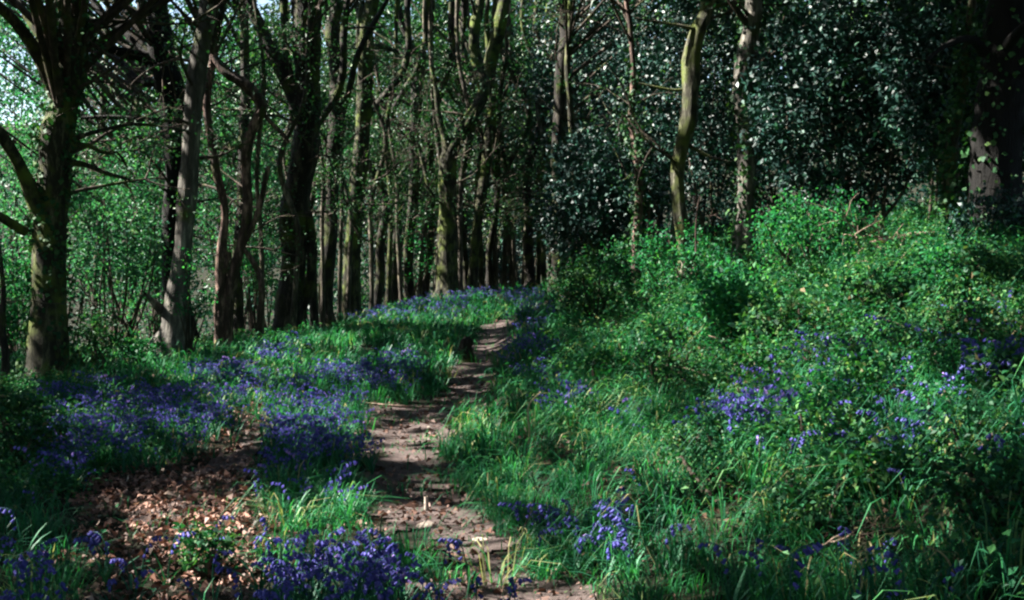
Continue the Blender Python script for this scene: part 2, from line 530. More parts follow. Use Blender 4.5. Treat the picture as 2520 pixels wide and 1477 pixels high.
px = np.arange(-3.5, 2.6, .045); py = np.arange(3.0, 36, .06)
pV, pF = grid(px, py)
c = pV[pF].mean(1)
pF = pF[path_mask(c[:, 0], c[:, 1])]
u_, inv = np.unique(pF, return_inverse=True)
pV = pV[u_] + np.array([0, 0, .012])
pV[:, 2] += (fbm(pV[:, 0] * 5, pV[:, 1] * 5, 77) - .5) * .008 + .003
tag(build('path', pV, inv.reshape(-1, 4), M['path'], smooth=True), kind='structure')


# ----------------------------------------------------------------- scatter on the ground
def scatter(n, x0, x1, y0, y1, r=rng):
    x = r.uniform(x0, x1, n); y = r.uniform(y0, y1, n)
    ok = np.abs(x) < y * .47 + 1.2
    x, y = x[ok], y[ok]
    p = np.stack([x, y, H(x, y)], 1)
    zx, zy, f = survey(p)
    return p, zx, zy, f


def barren(p, zx, zy):
    m = path_mask(p[:, 0], p[:, 1]).astype(float)
    q = survey(p + np.array([0, 0, .13]))
    for P in PATH_P + LITTER_P + [RUT_P]: m = np.maximum(m, inside(q[0], q[1], P) * np.where(zy > 1000, .93, .85))
    m = np.maximum(m, ell(q[0], q[1], DARKHOLE) * .6)
    for P in LITTER_P: m = np.maximum(m, inside(zx, zy, P) * .95)
    m = np.maximum(m, ell(zx, zy, DARKHOLE) * .66)
    return m


g = Geo()
for (n, y0, y1, hh, ww) in [(70000, 4.0, 9.5, .15, .0075), (70000, 9.5, 17, .16, .011), (60000, 17, 30, .17, .018), (50000, 30, 47, .19, .032)]:
    xr = y1 * .47 + 1
    p, zx, zy, f = scatter(n, -xr, xr, y0, y1)
    u = p[:, 0] - path_x(p[:, 1])
    patch = fbm(p[:, 0] * 1.3, p[:, 1] * 1.3, 55)
    d = .30 + .75 * ell(zx, zy, GRASS) * (.5 + patch) + .45 * np.clip((u - .6), 0, .6)
    d = d * (1 - .985 * barren(p, zx, zy) * np.where(zy < 1000, .86, 1)) * np.clip(.3 + 2.2 * (patch - .28), .15, 1.3)
    pm = path_mask(p[:, 0], p[:, 1])
    short = pm & (vnoise(p[:, 0] * 2.3, p[:, 1] * 2.3, 88) > .45)
    k = rng.random(len(p)) < np.where(short, .24, d)
    p, patch, zx, zy, short = p[k], patch[k], zx[k], zy[k], short[k]
    n = len(p)
    tus = fbm(p[:, 0] * 2.1 + 9, p[:, 1] * 1.4, 333, 2)
    hgt = hh * rng.uniform(.45, 1.3, n) * (.25 + 1.0 * patch + 1.1 * np.clip(tus - .42, 0, 1) * 2) * np.where(short, .38, 1)
    tint = np.clip(.15 + .75 * fbm(p[:, 0] * .8, p[:, 1] * .8, 91) * rng.uniform(.5, 1.3, n), 0, .88)
    dry = rng.random(n) < (.015 + .10 * ell(zx, zy, [(2250, 1420, 320, 90), (1420, 1120, 50, 40), (1150, 1060, 40, 30), (1250, 880, 80, 50)]))
    tint[dry] = rng.uniform(.92, 1, dry.sum())
    V, F, T = blades(p, hgt, ww * rng.uniform(.7, 1.4, n), rng.uniform(.15, .95, n), tint)
    g.add(V, F, T)
# arching tussocks
for (n, y0, y1, nb, hh, ww) in [(2600, 4.0, 10, 36, .33, .0075), (3800, 10, 18, 28, .38, .012), (4200, 18, 32, 18, .42, .022), (2200, 32, 46, 12, .4, .036)]:
    xr = y1 * .47 + 1
    p, zx, zy, f = scatter(n, -xr, xr, y0, y1)
    u = p[:, 0] - path_x(p[:, 1])
    d = .10 + .9 * np.clip(u - .7, 0, 1) * (.35 + .65 * ell(zx, zy, GRASS)) + .55 * ell(zx, zy, GRASS)
    d = d * (1 - .97 * np.minimum(1, barren(p, zx, zy)))
    p = p[rng.random(len(p)) < d]
    n = len(p)
    sz = rng.uniform(.5, 1.25, n)
    a_ = rng.uniform(0, 6.283, (n, nb))
    rr = np.sqrt(rng.random((n, nb))) * .09 * sz[:, None] * (1 + y0 * .03)
    P = np.stack([p[:, 0:1] + np.cos(a_) * rr, p[:, 1:2] + np.sin(a_) * rr, np.broadcast_to(p[:, 2:3], a_.shape)], -1).reshape(-1, 3)
    m = n * nb
    tint = np.clip(np.repeat(rng.uniform(.05, .85, n), nb) + rng.normal(0, .13, m), 0, .9)
    dry = rng.random(m) < np.repeat(np.where(rng.random(n) < .05, .4, .025), nb)
    tint[dry] = rng.uniform(.91, 1, dry.sum())
    az = a_.ravel() + rng.normal(0, .5, m)
    lean = rng.uniform(.35, 1.5, m)
    h = hh * np.repeat(sz, nb) * rng.uniform(.5, 1.2, m)
    dv = np.stack([np.cos(az), np.sin(az), 0 * az], 1); sv = np.stack([-np.sin(az), np.cos(az), 0 * az], 1)
    w = (ww * rng.uniform(.7, 1.4, m))[:, None]; H_ = h[:, None]; Ln = lean[:, None]
    up_ = np.array([0, 0, 1.0])
    p1 = P + up_ * H_ * (.62 - .16 * Ln) + dv * H_ * Ln * .28
    p2 = P + up_ * H_ * (.86 - .36 * Ln) + dv * H_ * Ln * .62
    p3 = P + up_ * H_ * (.90 - .66 * Ln) + dv * H_ * Ln * .92
    V = np.stack([P - sv * w * .5, P + sv * w * .5, p1 + sv * w * .45, p1 - sv * w * .45, p2 + sv * w * .32, p2 - sv * w * .32, p3 + sv * w * .05, p3 - sv * w * .05], 1).reshape(-1, 3)
    i = np.arange(m)[:, None] * 8
    F = np.stack([i + np.array([[0, 1, 2, 3]]), i + np.array([[3, 2, 4, 5]]), i + np.array([[5, 4, 6, 7]])], 1).reshape(-1, 4)
    g.add(V, F, np.repeat(tint, 3))
tag(g.build('grass', [M['grass']]), 'green woodland grass over the banks and beside the path', 'grass', kind='stuff')

# low broad-leaved herbs (bank and dark left foreground)
g = Geo()
for (n, y0, y1, s) in [(12000, 4.0, 10, .036), (14000, 10, 18, .048), (8000, 18, 32, .08), (3000, 32, 46, .12)]:
    xr = y1 * .47 + 1
    p, zx, zy, f = scatter(n, -xr, xr, y0, y1)
    u = p[:, 0] - path_x(p[:, 1])
    patch = fbm(p[:, 0] * .7, p[:, 1] * .7, 155)
    d = np.clip((u - 1.0) * .5, 0, 1) * np.clip((patch - .36) * 5, .08, 1) + .45 * np.clip((-u - 2.2) * .5, 0, 1) * np.clip((patch - .35) * 4, 0, 1) + .8 * ell(zx, zy, [(80, 1150, 180, 120), (60, 1000, 110, 60), (300, 1090, 200, 60, .5), (420, 1440, 260, 70, .22)])
    k = (rng.random(len(p)) < d * (1 - .95 * barren(p, zx, zy)))
    p = p[k]; m = len(p)
    nl = 13
    hh = rng.uniform(.08, .30, m) + .30 * np.clip(patch[k] - .42, 0, .5) * 2 * np.clip(u[k] - .8, 0, 1)
    q = rng.normal(0, 1, (m, nl, 3)) * np.array([.13, .13, 0]) + np.array([0, 0, 1.0]) * rng.uniform(.25, 1.1, (m, nl, 1)) * hh[:, None, None]
    P = (p[:, None] + q).reshape(-1, 3)
    D = unit(q.reshape(-1, 3) * np.array([5, 5, .3]) + rng.normal(0, .4, (m * nl, 3)))
    N = unit(rng.normal(0, .45, (m * nl, 3)) + np.array([0, 0, 1.0]))
    sz = s * rng.uniform(.6, 1.4, m * nl)
    V, F = leaves(P, D, N, sz, sz * rng.uniform(.45, .75, m * nl), .12)
    g.add(V, F, np.clip(np.repeat(rng.uniform(.05, .8, m), nl) + rng.normal(0, .15, m * nl), 0, 1))
tag(g.build('undergrowth', [M['herb']]), 'low broad leaved herbs covering the banks', 'undergrowth', kind='stuff')

# dead leaves
g = Geo()
for (n, y0, y1, s) in [(48000, 4.2, 10, .07), (40000, 10, 18, .075), (16000, 18, 40, .10)]:
    xr = y1 * .47 + 1
    p, zx, zy, f = scatter(n, -xr, xr, y0, y1)
    lit_ = np.zeros(len(p))
    for P in LITTER_P: lit_ = np.maximum(lit_, inside(zx, zy, P) * 1.0)
    pm = path_mask(p[:, 0], p[:, 1])
    d = .06 + 1.0 * lit_ + .30 * pm + .4 * ell(zx, zy, [(430, 1400, 330, 120)]) + .35 * ell(zx, zy, DARKHOLE)
    k = rng.random(len(p)) < d
    p, lit_, pm = p[k], lit_[k], pm[k]; m = len(p)
    p = p + np.array([0, 0, 1.0]) * rng.uniform(.012, .05, (m, 1))
    D = unit(rng.normal(0, 1, (m, 3)) * np.array([1, 1, .35]))
    N = unit(rng.normal(0, .45, (m, 3)) + np.array([0, 0, 1.0]))
    sz = s * (.22 + 1.25 * rng.beta(1.3, 2.2, m))
    V, F = leaves(p, D, N, sz, sz * rng.uniform(.3, .8, m), .25)
    g.add(V, F, np.clip(rng.beta(1.5, 1.9, m) * (.6 + .45 * lit_), 0, 1))
tag(g.build('leaf_litter', [M['litter']]), 'coppery dead leaves lying on the path and the bare patch', 'dead leaves', kind='stuff')

# ----------------------------------------------------------------- bluebells
def bell(g, p, d, L, R, tint, seg=6, mi=0):
    """one flared bell hanging along d"""
    t = np.array([0, .25, .75, 1.0]); rr = np.array([.35, .85, .8, 1.25]) * R
    P = p + d * (t * L)[:, None]
    V, F = tube(P, rr, seg)
    g.add(V, F, tint, mi, True)


def bluebell_proto(k, full=True):
    r = np.random.default_rng(900 + k)
    h = r.uniform(.26, .36)
    a = r.uniform(0, 6.28); dx = np.array([math.cos(a), math.sin(a), 0])
    ctl = [np.zeros(3) - np.array([0, 0, .02]), np.array([0, 0, h * .55]) + dx * .015, np.array([0, 0, h * .88]) + dx * .05, np.array([0, 0, h * .93]) + dx * .12]
    S = spline(ctl, 7 if full else 4)
    st, fl, lf = Geo(), Geo(), Geo()
    V, F = tube(S, np.linspace(.0042, .0022, len(S)), 5 if full else 3)
    st.add(V, F, .25, 0, True)
    nb = r.integers(7, 11) if full else 6
    for j in range(nb):
        t = .40 + .60 * j / (nb - 1)
        i = t * (len(S) - 1); i0 = min(int(i), len(S) - 2)
        p = S[i0] + (S[i0 + 1] - S[i0]) * (i - i0)
        b = r.uniform(-1.2, 1.2); ca, sa = math.cos(b), math.sin(b)
        o = np.array([dx[0] * ca - dx[1] * sa, dx[0] * sa + dx[1] * ca, 0])
        d = unit(o * .75 + np.array([0, 0, -.75]))
        p = p + o * .012
        tnt = np.clip(r.normal(.5, .2), 0, 1)
        if full and j == 0: fl.add(*tube(S[len(S) // 3:], np.linspace(.0030, .0024, len(S) - len(S) // 3), 4), .3, 0, True)
        if full: bell(fl, p, d, .024 * r.uniform(.8, 1.2), .0085, tnt, 6)
        else:
            s = unit(np.cross(d, [0, 0, 1.0])); w = .012; L = .032
            u = np.cross(s, d)
            for ax in (s, u):
                fl.add([p, p + d * L * .6 + ax * w, p + d * L, p + d * L * .6 - ax * w], [[0, 1, 2, 3]], tnt)
    nl = r.integers(5, 8) if full else 4
    for j in range(nl):
        b = r.uniform(0, 6.28); o = np.array([math.cos(b), math.sin(b), 0]); s = np.array([-o[1], o[0], 0])
        L = r.uniform(.16, .30); le = r.uniform(.3, .9)
        m = 5 if full else 3
        t = np.linspace(0, 1, m)
        c = o * (t ** 1.5 * L * le)[:, None] + np.array([0, 0, 1.0]) * (L * (t - .45 * le * t ** 2.4))[:, None] - np.array([0, 0, .02])
        w = .007 * np.sin(np.pi * (t * .82 + .16)) ** .7
        if not full: w = w * 1.4
        V = np.stack([c - s * w[:, None], c + s * w[:, None]], 1).reshape(-1, 3)
        F = [[2 * q, 2 * q + 1, 2 * q + 3, 2 * q + 2] for q in range(m - 1)]
        lf.add(V, F, np.clip(r.normal(.45, .2), 0, 1), 0, True)
    return st, fl, lf


cand = []
for (n, y0, y1) in [(19000, 3.8, 12), (26000, 12, 22), (24000, 22, 46)]:
    xr = y1 * .47 + .6
    p, zx, zy, f = scatter(n, -xr, xr, y0, y1)
    zx, zy, f = survey(p + np.array([0, 0, .25]))
    w = ell(zx, zy, BLUE)
    for P in LITTER_P + [RUT_P]: w = np.where(inside(zx, zy, P), w * .55, w)
    w = np.where(ell(zx, zy, [(1052, 1285, 50, 60)]) > 0, 0, w)
    nz = fbm(p[:, 0] * 1.9, p[:, 1] * 1.9, 201)
    w = w * np.where(zy > 1250, np.clip(.35 + 2.2 * (nz - .25), .2, 1.1), np.clip(4.0 * (nz - .33), .04, 1.1))
    pm = path_mask(p[:, 0], p[:, 1])
    w = np.where(pm, w * .25, w)
    k = rng.random(len(p)) < w * .95
    cand.append(np.column_stack([p[k], zx[k], zy[k], f[k]]))
cand = np.vstack(cand)
vis = (cand[:, 3] > -10) & (cand[:, 3] < 2530) & (cand[:, 4] < 1520)
order = np.lexsort((cand[:, 5], ~vis))
cand = cand[order]
NIND = 285
ind, rest = cand[:NIND], cand[NIND:]

DRIFTS = [((880, 1400, 420, 130), 'violet bluebell in the thick drift filling the bottom middle of the view', 'bluebells of the bottom middle drift'),
          ((70, 1400, 200, 180), 'dark blue bluebell in the shaded bottom left corner', 'bluebells of the bottom left corner'),
          ((380, 1370, 240, 140), 'scattered bluebell growing through the brown dead leaves', 'bluebells in the leaf litter'),
          ((1460, 1270, 240, 100), 'bluebell in the small patch at the foot of the right bank', 'bluebells at the foot of the right bank'),
          ((1800, 1415, 60, 80), 'deep blue bluebell at the bottom edge of the grassy right bank', 'bluebells at the bottom edge of the bank'),
          ((1965, 1435, 60, 80), 'deep blue bluebell at the bottom edge of the grassy right bank', 'bluebells at the bottom edge of the bank'),
          ((2350, 1060, 400, 200), 'bluebell high on the right bank near the picture edge', 'bluebells high on the right bank'),
          ((1850, 1000, 250, 150), 'bluebell in the middle of the right bank among grass', 'bluebells on the middle of the right bank'),
          ((760, 1080, 230, 180), 'violet bluebell in the clump between the path and the bare leafy patch', 'bluebells between path and bare patch'),
          ((260, 1050, 300, 150), 'dark blue bluebell in the left drift in front of the ivy clad tree', 'bluebells of the left drift')]
protos = []
for k in range(8):
    st, fl, lf = bluebell_proto(k)
    ms = []
    for gg, nm, mt in ((lf, 'foliage', M['bell_leaf']), (st, 'stem', M['bell_leaf']), (fl, 'flower_spike', M['bluebell'])):
        o = gg.build(nm, [mt])
        ms.append((nm, o.data)); bpy.data.objects.remove(o)
    protos.append(ms)
for i, c_ in enumerate(ind):
    best = min(DRIFTS, key=lambda D: ((c_[3] - D[0][0]) / D[0][2]) ** 2 + ((c_[4] - D[0][1]) / D[0][3]) ** 2)
    root = empty('bluebell', (c_[0], c_[1], c_[2]), best[1], 'bluebell', best[2])
    s = random.uniform(.75, 1.15)
    root.scale = (s, s, s); root.rotation_euler = (random.uniform(-.12, .12), random.uniform(-.12, .12), random.uniform(0, 6.28))
    for nm, me in protos[i % 8]:
        o = bpy.data.objects.new(nm, me); COL.objects.link(o); o.parent = root

g = Geo()
lows = []
for k in range(6):
    st, fl, lf = bluebell_proto(50 + k, False)
    V = np.concatenate(st.V + fl.V + lf.V)
    off, Fs, Ts, Ms = 0, [], [], []
    for gg, mi in ((st, 1), (fl, 0), (lf, 1)):
        for a, b, t in zip(gg.V, gg.F, gg.T):
            pass
        if gg.V:
            Fs.append(np.concatenate(gg.F) + off); off += gg.n
            Ts.append(np.concatenate(gg.T)); Ms.append(np.full(sum(len(x) for x in gg.F), mi))
    lows.append((V, np.concatenate(Fs), np.concatenate(Ts), np.concatenate(Ms)))
kk = rng.integers(0, 6, len(rest))
for k in range(6):
    P = rest[kk == k][:, :3]; V, F, T, Mi = lows[k]
    n = len(P)
    far = np.clip(rest[kk == k][:, 5] / 18, .8, 1.5)
    a = rng.uniform(0, 6.28, n); s = rng.uniform(.75, 1.15, n) * (.55 + .45 * far)
    ca, sa = np.cos(a)[:, None], np.sin(a)[:, None]
    X = (V[None, :, 0] * ca - V[None, :, 1] * sa) * s[:, None]; Y = (V[None, :, 0] * sa + V[None, :, 1] * ca) * s[:, None]
    Z = V[None, :, 2] * s[:, None] / (.55 + .45 * far)[:, None]
    VV = np.stack([X, Y, Z], -1) + P[:, None]
    FF = F[None] + (np.arange(n) * len(V))[:, None, None]
    tt = np.clip(T[None] + rng.normal(0, .15, (n, 1)), 0, 1).ravel()
    mm = np.tile(Mi, n)
    FF = FF.reshape(-1, 4)
    g.V.append(VV.reshape(-1, 3)); g.F.append(FF + g.n); g.n += n * len(V)
    g.T.append(tt); g.M.append(mm); g.S.append(np.zeros(len(FF), bool))
tag(g.build('bluebell_carpet', [M['bluebell'], M['bell_leaf']]), 'hazy blue carpet of bluebells along the path and over the crest', 'bluebells', kind='stuff')


# ----------------------------------------------------------------- branches
def branches(g, p, d, L, R, depth, r, mi=0, sag=.0, tips=None, curl=.35):
    n = 6
    P = [np.array(p, float)]; d = unit(np.array(d, float))
    for k in range(n - 1):
        d = unit(d + r.normal(0, curl, 3) * .5 + np.array([0, 0, sag]))
        P.append(P[-1] + d * L / (n - 1))
    P = np.array(P)
    Q = spline(P, 9 if depth > 1 else 6)
    V, F = tube(Q, np.linspace(R, R * .3, len(Q)), 6 if R > .03 else 4, .06, 0, r)
    g.add(V, F, .5, mi, True)
    if tips is not None: tips.append(P[-1]); tips.append(P[3])
    if depth > 0:
        for k in range(r.integers(2, 5)):
            i = r.integers(1, n - 1)
            dd = unit(unit(P[i + 1] - P[i]) + r.normal(0, .75, 3))
            branches(g, P[i], dd, L * r.uniform(.35, .65), R * .5, depth - 1, r, mi, sag, tips, curl)


TREES = []   # (x, y, zbase, top point, root) owners of canopy clumps


def stem_pts(ctl, Y, toground=True, flare=1.35, rise=0.0):
    """control points (zx, zy, width[, dY]) from the base upward -> world points and radii"""
    P, R = [], []
    for c in ctl:
        y = Y + (c[3] if len(c) > 3 else 0)
        q = at(c[0], c[1], y)
        P.append(q); R.append(c[2] * ZX / FPX * y / 2)
    if toground:
        gz = float(H(P[0][0], P[0][1]))
        if P[0][2] - gz > .02 or P[0][2] < gz - .4:
            q = P[0].copy(); q[2] = gz - .12
            if P[0][2] - gz > .02: P.insert(0, q); R.insert(0, R[0] * 1.1)
    if rise:
        d = unit(P[-1] - P[-2]); d = unit(d * .5 + np.array([0, 0, .8]))
        while P[-1][2] < rise:
            P.append(P[-1] + d * 1.6 + rng.normal(0, .12, 3)); R.append(R[-1] * .84)
    return np.array(P), np.array(R)


def trunk_mesh(name, P, R, mat, parent, loc, seg=14, n=None, flare=True, wob=.03, lob=.09, base=True):
    A = np.column_stack([P, R])
    n = n or max(8, int(np.linalg.norm(np.diff(P, axis=0), axis=1).sum() / .16))
    n = min(n, 90)
    S = spline(A, n)
    P2, R2 = S[:, :3].copy(), np.maximum(S[:, 3], .004)
    ss = np.linspace(0, 1, n) * np.linalg.norm(np.diff(P, axis=0), axis=1).sum()
    ph = rng.uniform(0, 50)
    amp = np.clip(ss, 0, 1) * np.minimum(R2 * .9, .10)
    P2[:, 0] += (vnoise(ss * .8 + ph, ss * 0 + ph, 61) - .5) * 1.6 * amp
    P2[:, 1] += (vnoise(ss * .8 - ph, ss * 0 + ph, 62) - .5) * 1.6 * amp
    R2 = R2 * (1 + .22 * (vnoise(ss * 1.7 + ph, ss * 0, 63) - .5))
    if flare:
        dz = P2[:, 2] - P2[0, 2]
        R2 = R2 * (1 + .30 * np.exp(-dz / .5) + .55 * np.exp(-dz / .14))
    V, F = tube(P2, R2, seg, wob, lob)
    return build(name, V, F, mat, parent=parent, loc=loc, smooth=True), P2, R2


def ivy(parent, loc, P, R, z0, z1, n, size=.075, thick=.10):
    s = (P[:, 2] > z0) & (P[:, 2] < z1)
    idx = np.nonzero(s)[0]
    i = rng.choice(idx, n)
    j = np.minimum(i + 1, len(P) - 1)
    f = rng.random((n, 1))
    c = P[i] * (1 - f) + P[j] * f
    a = rng.uniform(0, 6.283, n)
    o = np.stack([np.cos(a), np.sin(a), 0 * a], 1)
    q = c + o * (R[i] * 1.02 + rng.random(n) ** 2 * thick)[:, None]
    clump = fbm(a * 1.2, q[:, 2] * 1.6, 300)
    k = clump > .43
    q, o = q[k], o[k]; m = len(q)
    D = unit(np.array([0, 0, -.7]) + rng.normal(0, .55, (m, 3)) + o * .3)
    N = unit(o + rng.normal(0, .45, (m, 3)) + np.array([0, 0, .3]))
    sz = size * rng.uniform(.6, 1.4, m)
    V, F = leaves(q, D, N, sz, sz * .9, .08)
    return build('ivy', V, F, M['ivy'], np.clip(rng.beta(2, 2.2, m), 0, 1), parent=parent, loc=loc)


def tree(label, Y, ctl, mat, limbs=(), cat='tree', rise=11.0, name='woodland_tree', group=None, ivy_at=None, sprays=8, spray_z=(2.5, 8), spray_L=1.6, seg=14, spray_leaf=True, stems=(), owner=True, lob=.09):
    P, R = stem_pts(ctl, Y, rise=rise)
    base = np.array([P[0][0], P[0][1], float(H(P[0][0], P[0][1]))])
    root = empty(name, base, label, cat, group)
    _, P2, R2 = trunk_mesh('trunk', P, R, mat, root, base, seg, lob=lob)
    for st in stems:
        A, B = stem_pts(st, Y)
        trunk_mesh('stem', A, B, mat, root, base, 10, lob=.06)
    for L in limbs:
        A, B = stem_pts(L, Y, False)
        B = B.copy()
        nxt = None
        trunk_mesh('limb', A, B, mat, root, base, 9, flare=False, lob=.06)
    if ivy_at: ivy(root, base, P2, R2, *ivy_at)
    crown = Geo()
    r = np.random.default_rng(int(abs(ctl[0][0] * 13 + Y * 7)))
    tips = []
    for k in range(sprays):
        z = r.uniform(*spray_z)
        i = int(np.argmin(abs(P2[:, 2] - (base[2] + z))))
        a = r.uniform(0, 6.28)
        d = np.array([math.cos(a), math.sin(a), r.uniform(.0, .7)])
        branches(crown, P2[i] + d * R2[i] * .6, d, spray_L * r.uniform(.6, 1.5), max(.008, min(.035, R2[i] * .22)), 2, r, 1, 0, tips)
    if spray_leaf and tips:
        C = np.array(tips); C = C[r.random(len(C)) < .5]
        if len(C):
            V, F, T = cloud_leaves(C, np.full(len(C), .32), 9, .075, r=r)
            crown.add(V, F, T, 0)
    TREES.append(dict(x=P2[-1][0], y=P2[-1][1], top=P2[-1], P=P2, R=R2, root=root, base=base, crown=crown, owner=owner))
    return root


bk, bp, bm, bt, br = M['bark'], M['bark_pale'], M['bark_moss'], M['bark_thin'], M['bark_red']
bb, bl = M['bark_shaded'], M['bark_lichen']

tree('thick ivy and moss covered tree with a low forked limb, at the far left edge', 18.2,
     [(125, 965, 96), (122, 800, 84), (125, 600, 88), (132, 470, 84), (140, 360, 80), (158, 230, 74), (175, 100, 74), (184, 0, 70)], bm,
     limbs=[[(95, 520, 38, -.1), (58, 440, 36, -.3), (20, 370, 32, -.6), (-30, 300, 28, -1), (-120, 200, 22, -1.6)],
            [(150, 260, 40, .1), (110, 170, 34, -.1), (55, 80, 28, -.3), (-10, 10, 22, -.6), (-120, -90, 14, -1)],
            [(150, 210, 26, .1), (110, 110, 22, .2), (60, 20, 18, .4), (20, -60, 14, .6)],
            [(62, 570, 24, -.2), (20, 545, 22, -.5), (-40, 510, 20, -.9), (-140, 440, 18, -1.5)],
            [(160, 350, 22), (200, 335, 12, -.1), (260, 318, 8, -.2), (330, 305, 6, -.3), (385, 308, 4, -.4)],
            [(165, 360, 22), (215, 358, 13, .2), (260, 378, 10, .3), (290, 375, 8, .4), (310, 410, 6, .5)],
            [(165, 400, 22), (210, 405, 14, .1), (260, 425, 11, .2), (320, 442, 7, .2)]],
     ivy_at=(-.2, 6.5, 2600, .075, .12), sprays=10, spray_z=(1.8, 6))
tree('smooth pale trunk leaning slightly right, with a broad pale foot lit from the left', 22.0,
     [(417, 893, 88), (424, 820, 74), (436, 720, 60), (452, 600, 48), (462, 480, 46), (470, 300, 46), (480, 180, 44), (492, 80, 42), (505, 0, 40)], bp,
     limbs=[[(395, 762, 26), (372, 738, 14, -.3), (355, 722, 9, -.5)]], sprays=6, spray_z=(3, 7), lob=.05)
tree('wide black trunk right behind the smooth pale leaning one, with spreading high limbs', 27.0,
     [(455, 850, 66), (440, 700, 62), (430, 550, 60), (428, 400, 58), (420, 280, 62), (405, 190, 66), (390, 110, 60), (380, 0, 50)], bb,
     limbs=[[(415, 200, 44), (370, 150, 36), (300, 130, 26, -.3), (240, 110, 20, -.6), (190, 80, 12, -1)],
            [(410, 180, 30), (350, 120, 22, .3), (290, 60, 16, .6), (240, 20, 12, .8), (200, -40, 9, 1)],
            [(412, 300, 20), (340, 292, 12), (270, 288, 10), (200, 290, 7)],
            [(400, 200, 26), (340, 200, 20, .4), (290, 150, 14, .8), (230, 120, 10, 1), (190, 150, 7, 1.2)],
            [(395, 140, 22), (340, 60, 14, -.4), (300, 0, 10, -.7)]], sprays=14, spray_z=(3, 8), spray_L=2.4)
tree('twisted many stemmed hazel with reddish lit bark between two big dark trunks', 24.0,
     [(560, 880, 26), (562, 780, 24), (572, 690, 26), (590, 600, 26), (603, 520, 24), (606, 440, 22), (612, 360, 24), (632, 300, 24), (645, 265, 28), (615, 215, 28), (565, 180, 24), (530, 140, 20)], br,
     limbs=[[(588, 620, 18), (615, 570, 15), (640, 510, 14), (655, 440, 12), (664, 410, 10)],
            [(590, 600, 14), (620, 640, 13), (645, 690, 16), (645, 770, 15), (643, 860, 15)],
            [(640, 270, 14), (665, 300, 12), (690, 325, 11), (710, 350, 8)],
            [(600, 360, 10), (570, 365, 9), (545, 368, 8), (520, 366, 6)],
            [(530, 140, 20), (500, 90, 14), (480, 20, 10)]],
     stems=[[(540, 890, 16), (535, 780, 15), (548, 700, 16), (562, 620, 15)], [(545, 885, 28), (540, 790, 26), (538, 650, 26), (553, 520, 20), (530, 420, 20), (515, 330, 20), (510, 240, 18), (520, 130, 18), (512, 0, 16)]],
     rise=0, sprays=10, spray_z=(2, 6), cat='hazel', name='hazel')
tree('massive dark straight trunk among the left trees, with a forked limb leaning left', 27.0,
     [(708, 822, 76), (710, 740, 64), (716, 640, 62), (726, 540, 66), (738, 420, 62), (752, 300, 60), (756, 180, 62), (752, 80, 64), (748, 0, 64)], bk,
     limbs=[[(735, 270, 44), (706, 200, 38), (668, 120, 32), (635, 50, 28), (605, -10, 24), (560, -80, 18)],
            [(722, 260, 22), (708, 140, 20), (704, 40, 18), (700, -20, 16)],
            [(745, 760, 22), (760, 700, 24), (765, 600, 24), (760, 520, 20)]], sprays=8)
tree('dark tree with a thin pale branch rising right, beside the massive trunk', 31.0,
     [(806, 795, 36), (806, 700, 36), (814, 560, 36), (822, 400, 38), (828, 300, 40), (826, 180, 34), (824, 80, 32), (828, 0, 30)], bk,
     limbs=[[(838, 300, 16), (860, 220, 15), (880, 140, 14), (905, 85, 13), (945, 10, 11), (980, -60, 9)],
            [(812, 380, 12), (800, 345, 10), (785, 320, 8), (780, 295, 6)], [(804, 560, 14), (800, 480, 14), (802, 400, 13), (815, 370, 10)]], sprays=7)
tree('dark upright trunk with green moss patches on its left flank, beside the crest', 34.0,
     [(872, 765, 44), (868, 680, 42), (872, 560, 42), (880, 420, 40), (890, 260, 40), (898, 140, 42), (905, 60, 36), (915, 0, 32)], bm,
     limbs=[[(890, 150, 18), (884, 80, 15), (888, 0, 13)], [(905, 120, 16), (940, 115, 12), (985, 130, 9)]], sprays=7)
tree('forked tree standing on the bluebell crest with a curved mossy right fork', 38.0,
     [(1100, 722, 50), (1100, 640, 46), (1102, 540, 44), (1106, 450, 42), (1108, 385, 44), (1135, 335, 34), (1160, 295, 34), (1182, 245, 32), (1186, 200, 30), (1172, 130, 26), (1168, 60, 24), (1178, 0, 22)], bm,
     limbs=[[(1104, 390, 30), (1095, 340, 20), (1080, 290, 16), (1072, 220, 13), (1060, 160, 10)], [(1190, 190, 12), (1150, 110, 10, .4), (1130, 60, 8, .8)]], sprays=6)
tree('tall pole tree with bright green moss on its upper stem, just behind the forked tree', 39.0,
     [(1163, 705, 22), (1170, 600, 24), (1188, 470, 24), (1202, 350, 26), (1210, 230, 28), (1208, 150, 32), (1225, 80, 32), (1240, 0, 30)], bm,
     limbs=[[(1212, 200, 18), (1205, 120, 16), (1195, 60, 13), (1200, 0, 11)]], sprays=6)
tree('slender dark tree with a wide Y fork high up, left of the mossy forked tree', 40.0,
     [(1008, 730, 22), (1010, 600, 22), (1016, 450, 24), (1016, 330, 24), (1022, 230, 26), (1024, 165, 26), (1005, 110, 20), (988, 50, 18), (980, 0, 16)], bk,
     limbs=[[(1026, 160, 18), (1045, 110, 14), (1060, 50, 13), (1065, 0, 12)], [(1012, 400, 10), (985, 430, 8), (975, 470, 7)], [(1024, 170, 12), (1080, 200, 12, .3), (1130, 260, 10, .6)]], sprays=8)
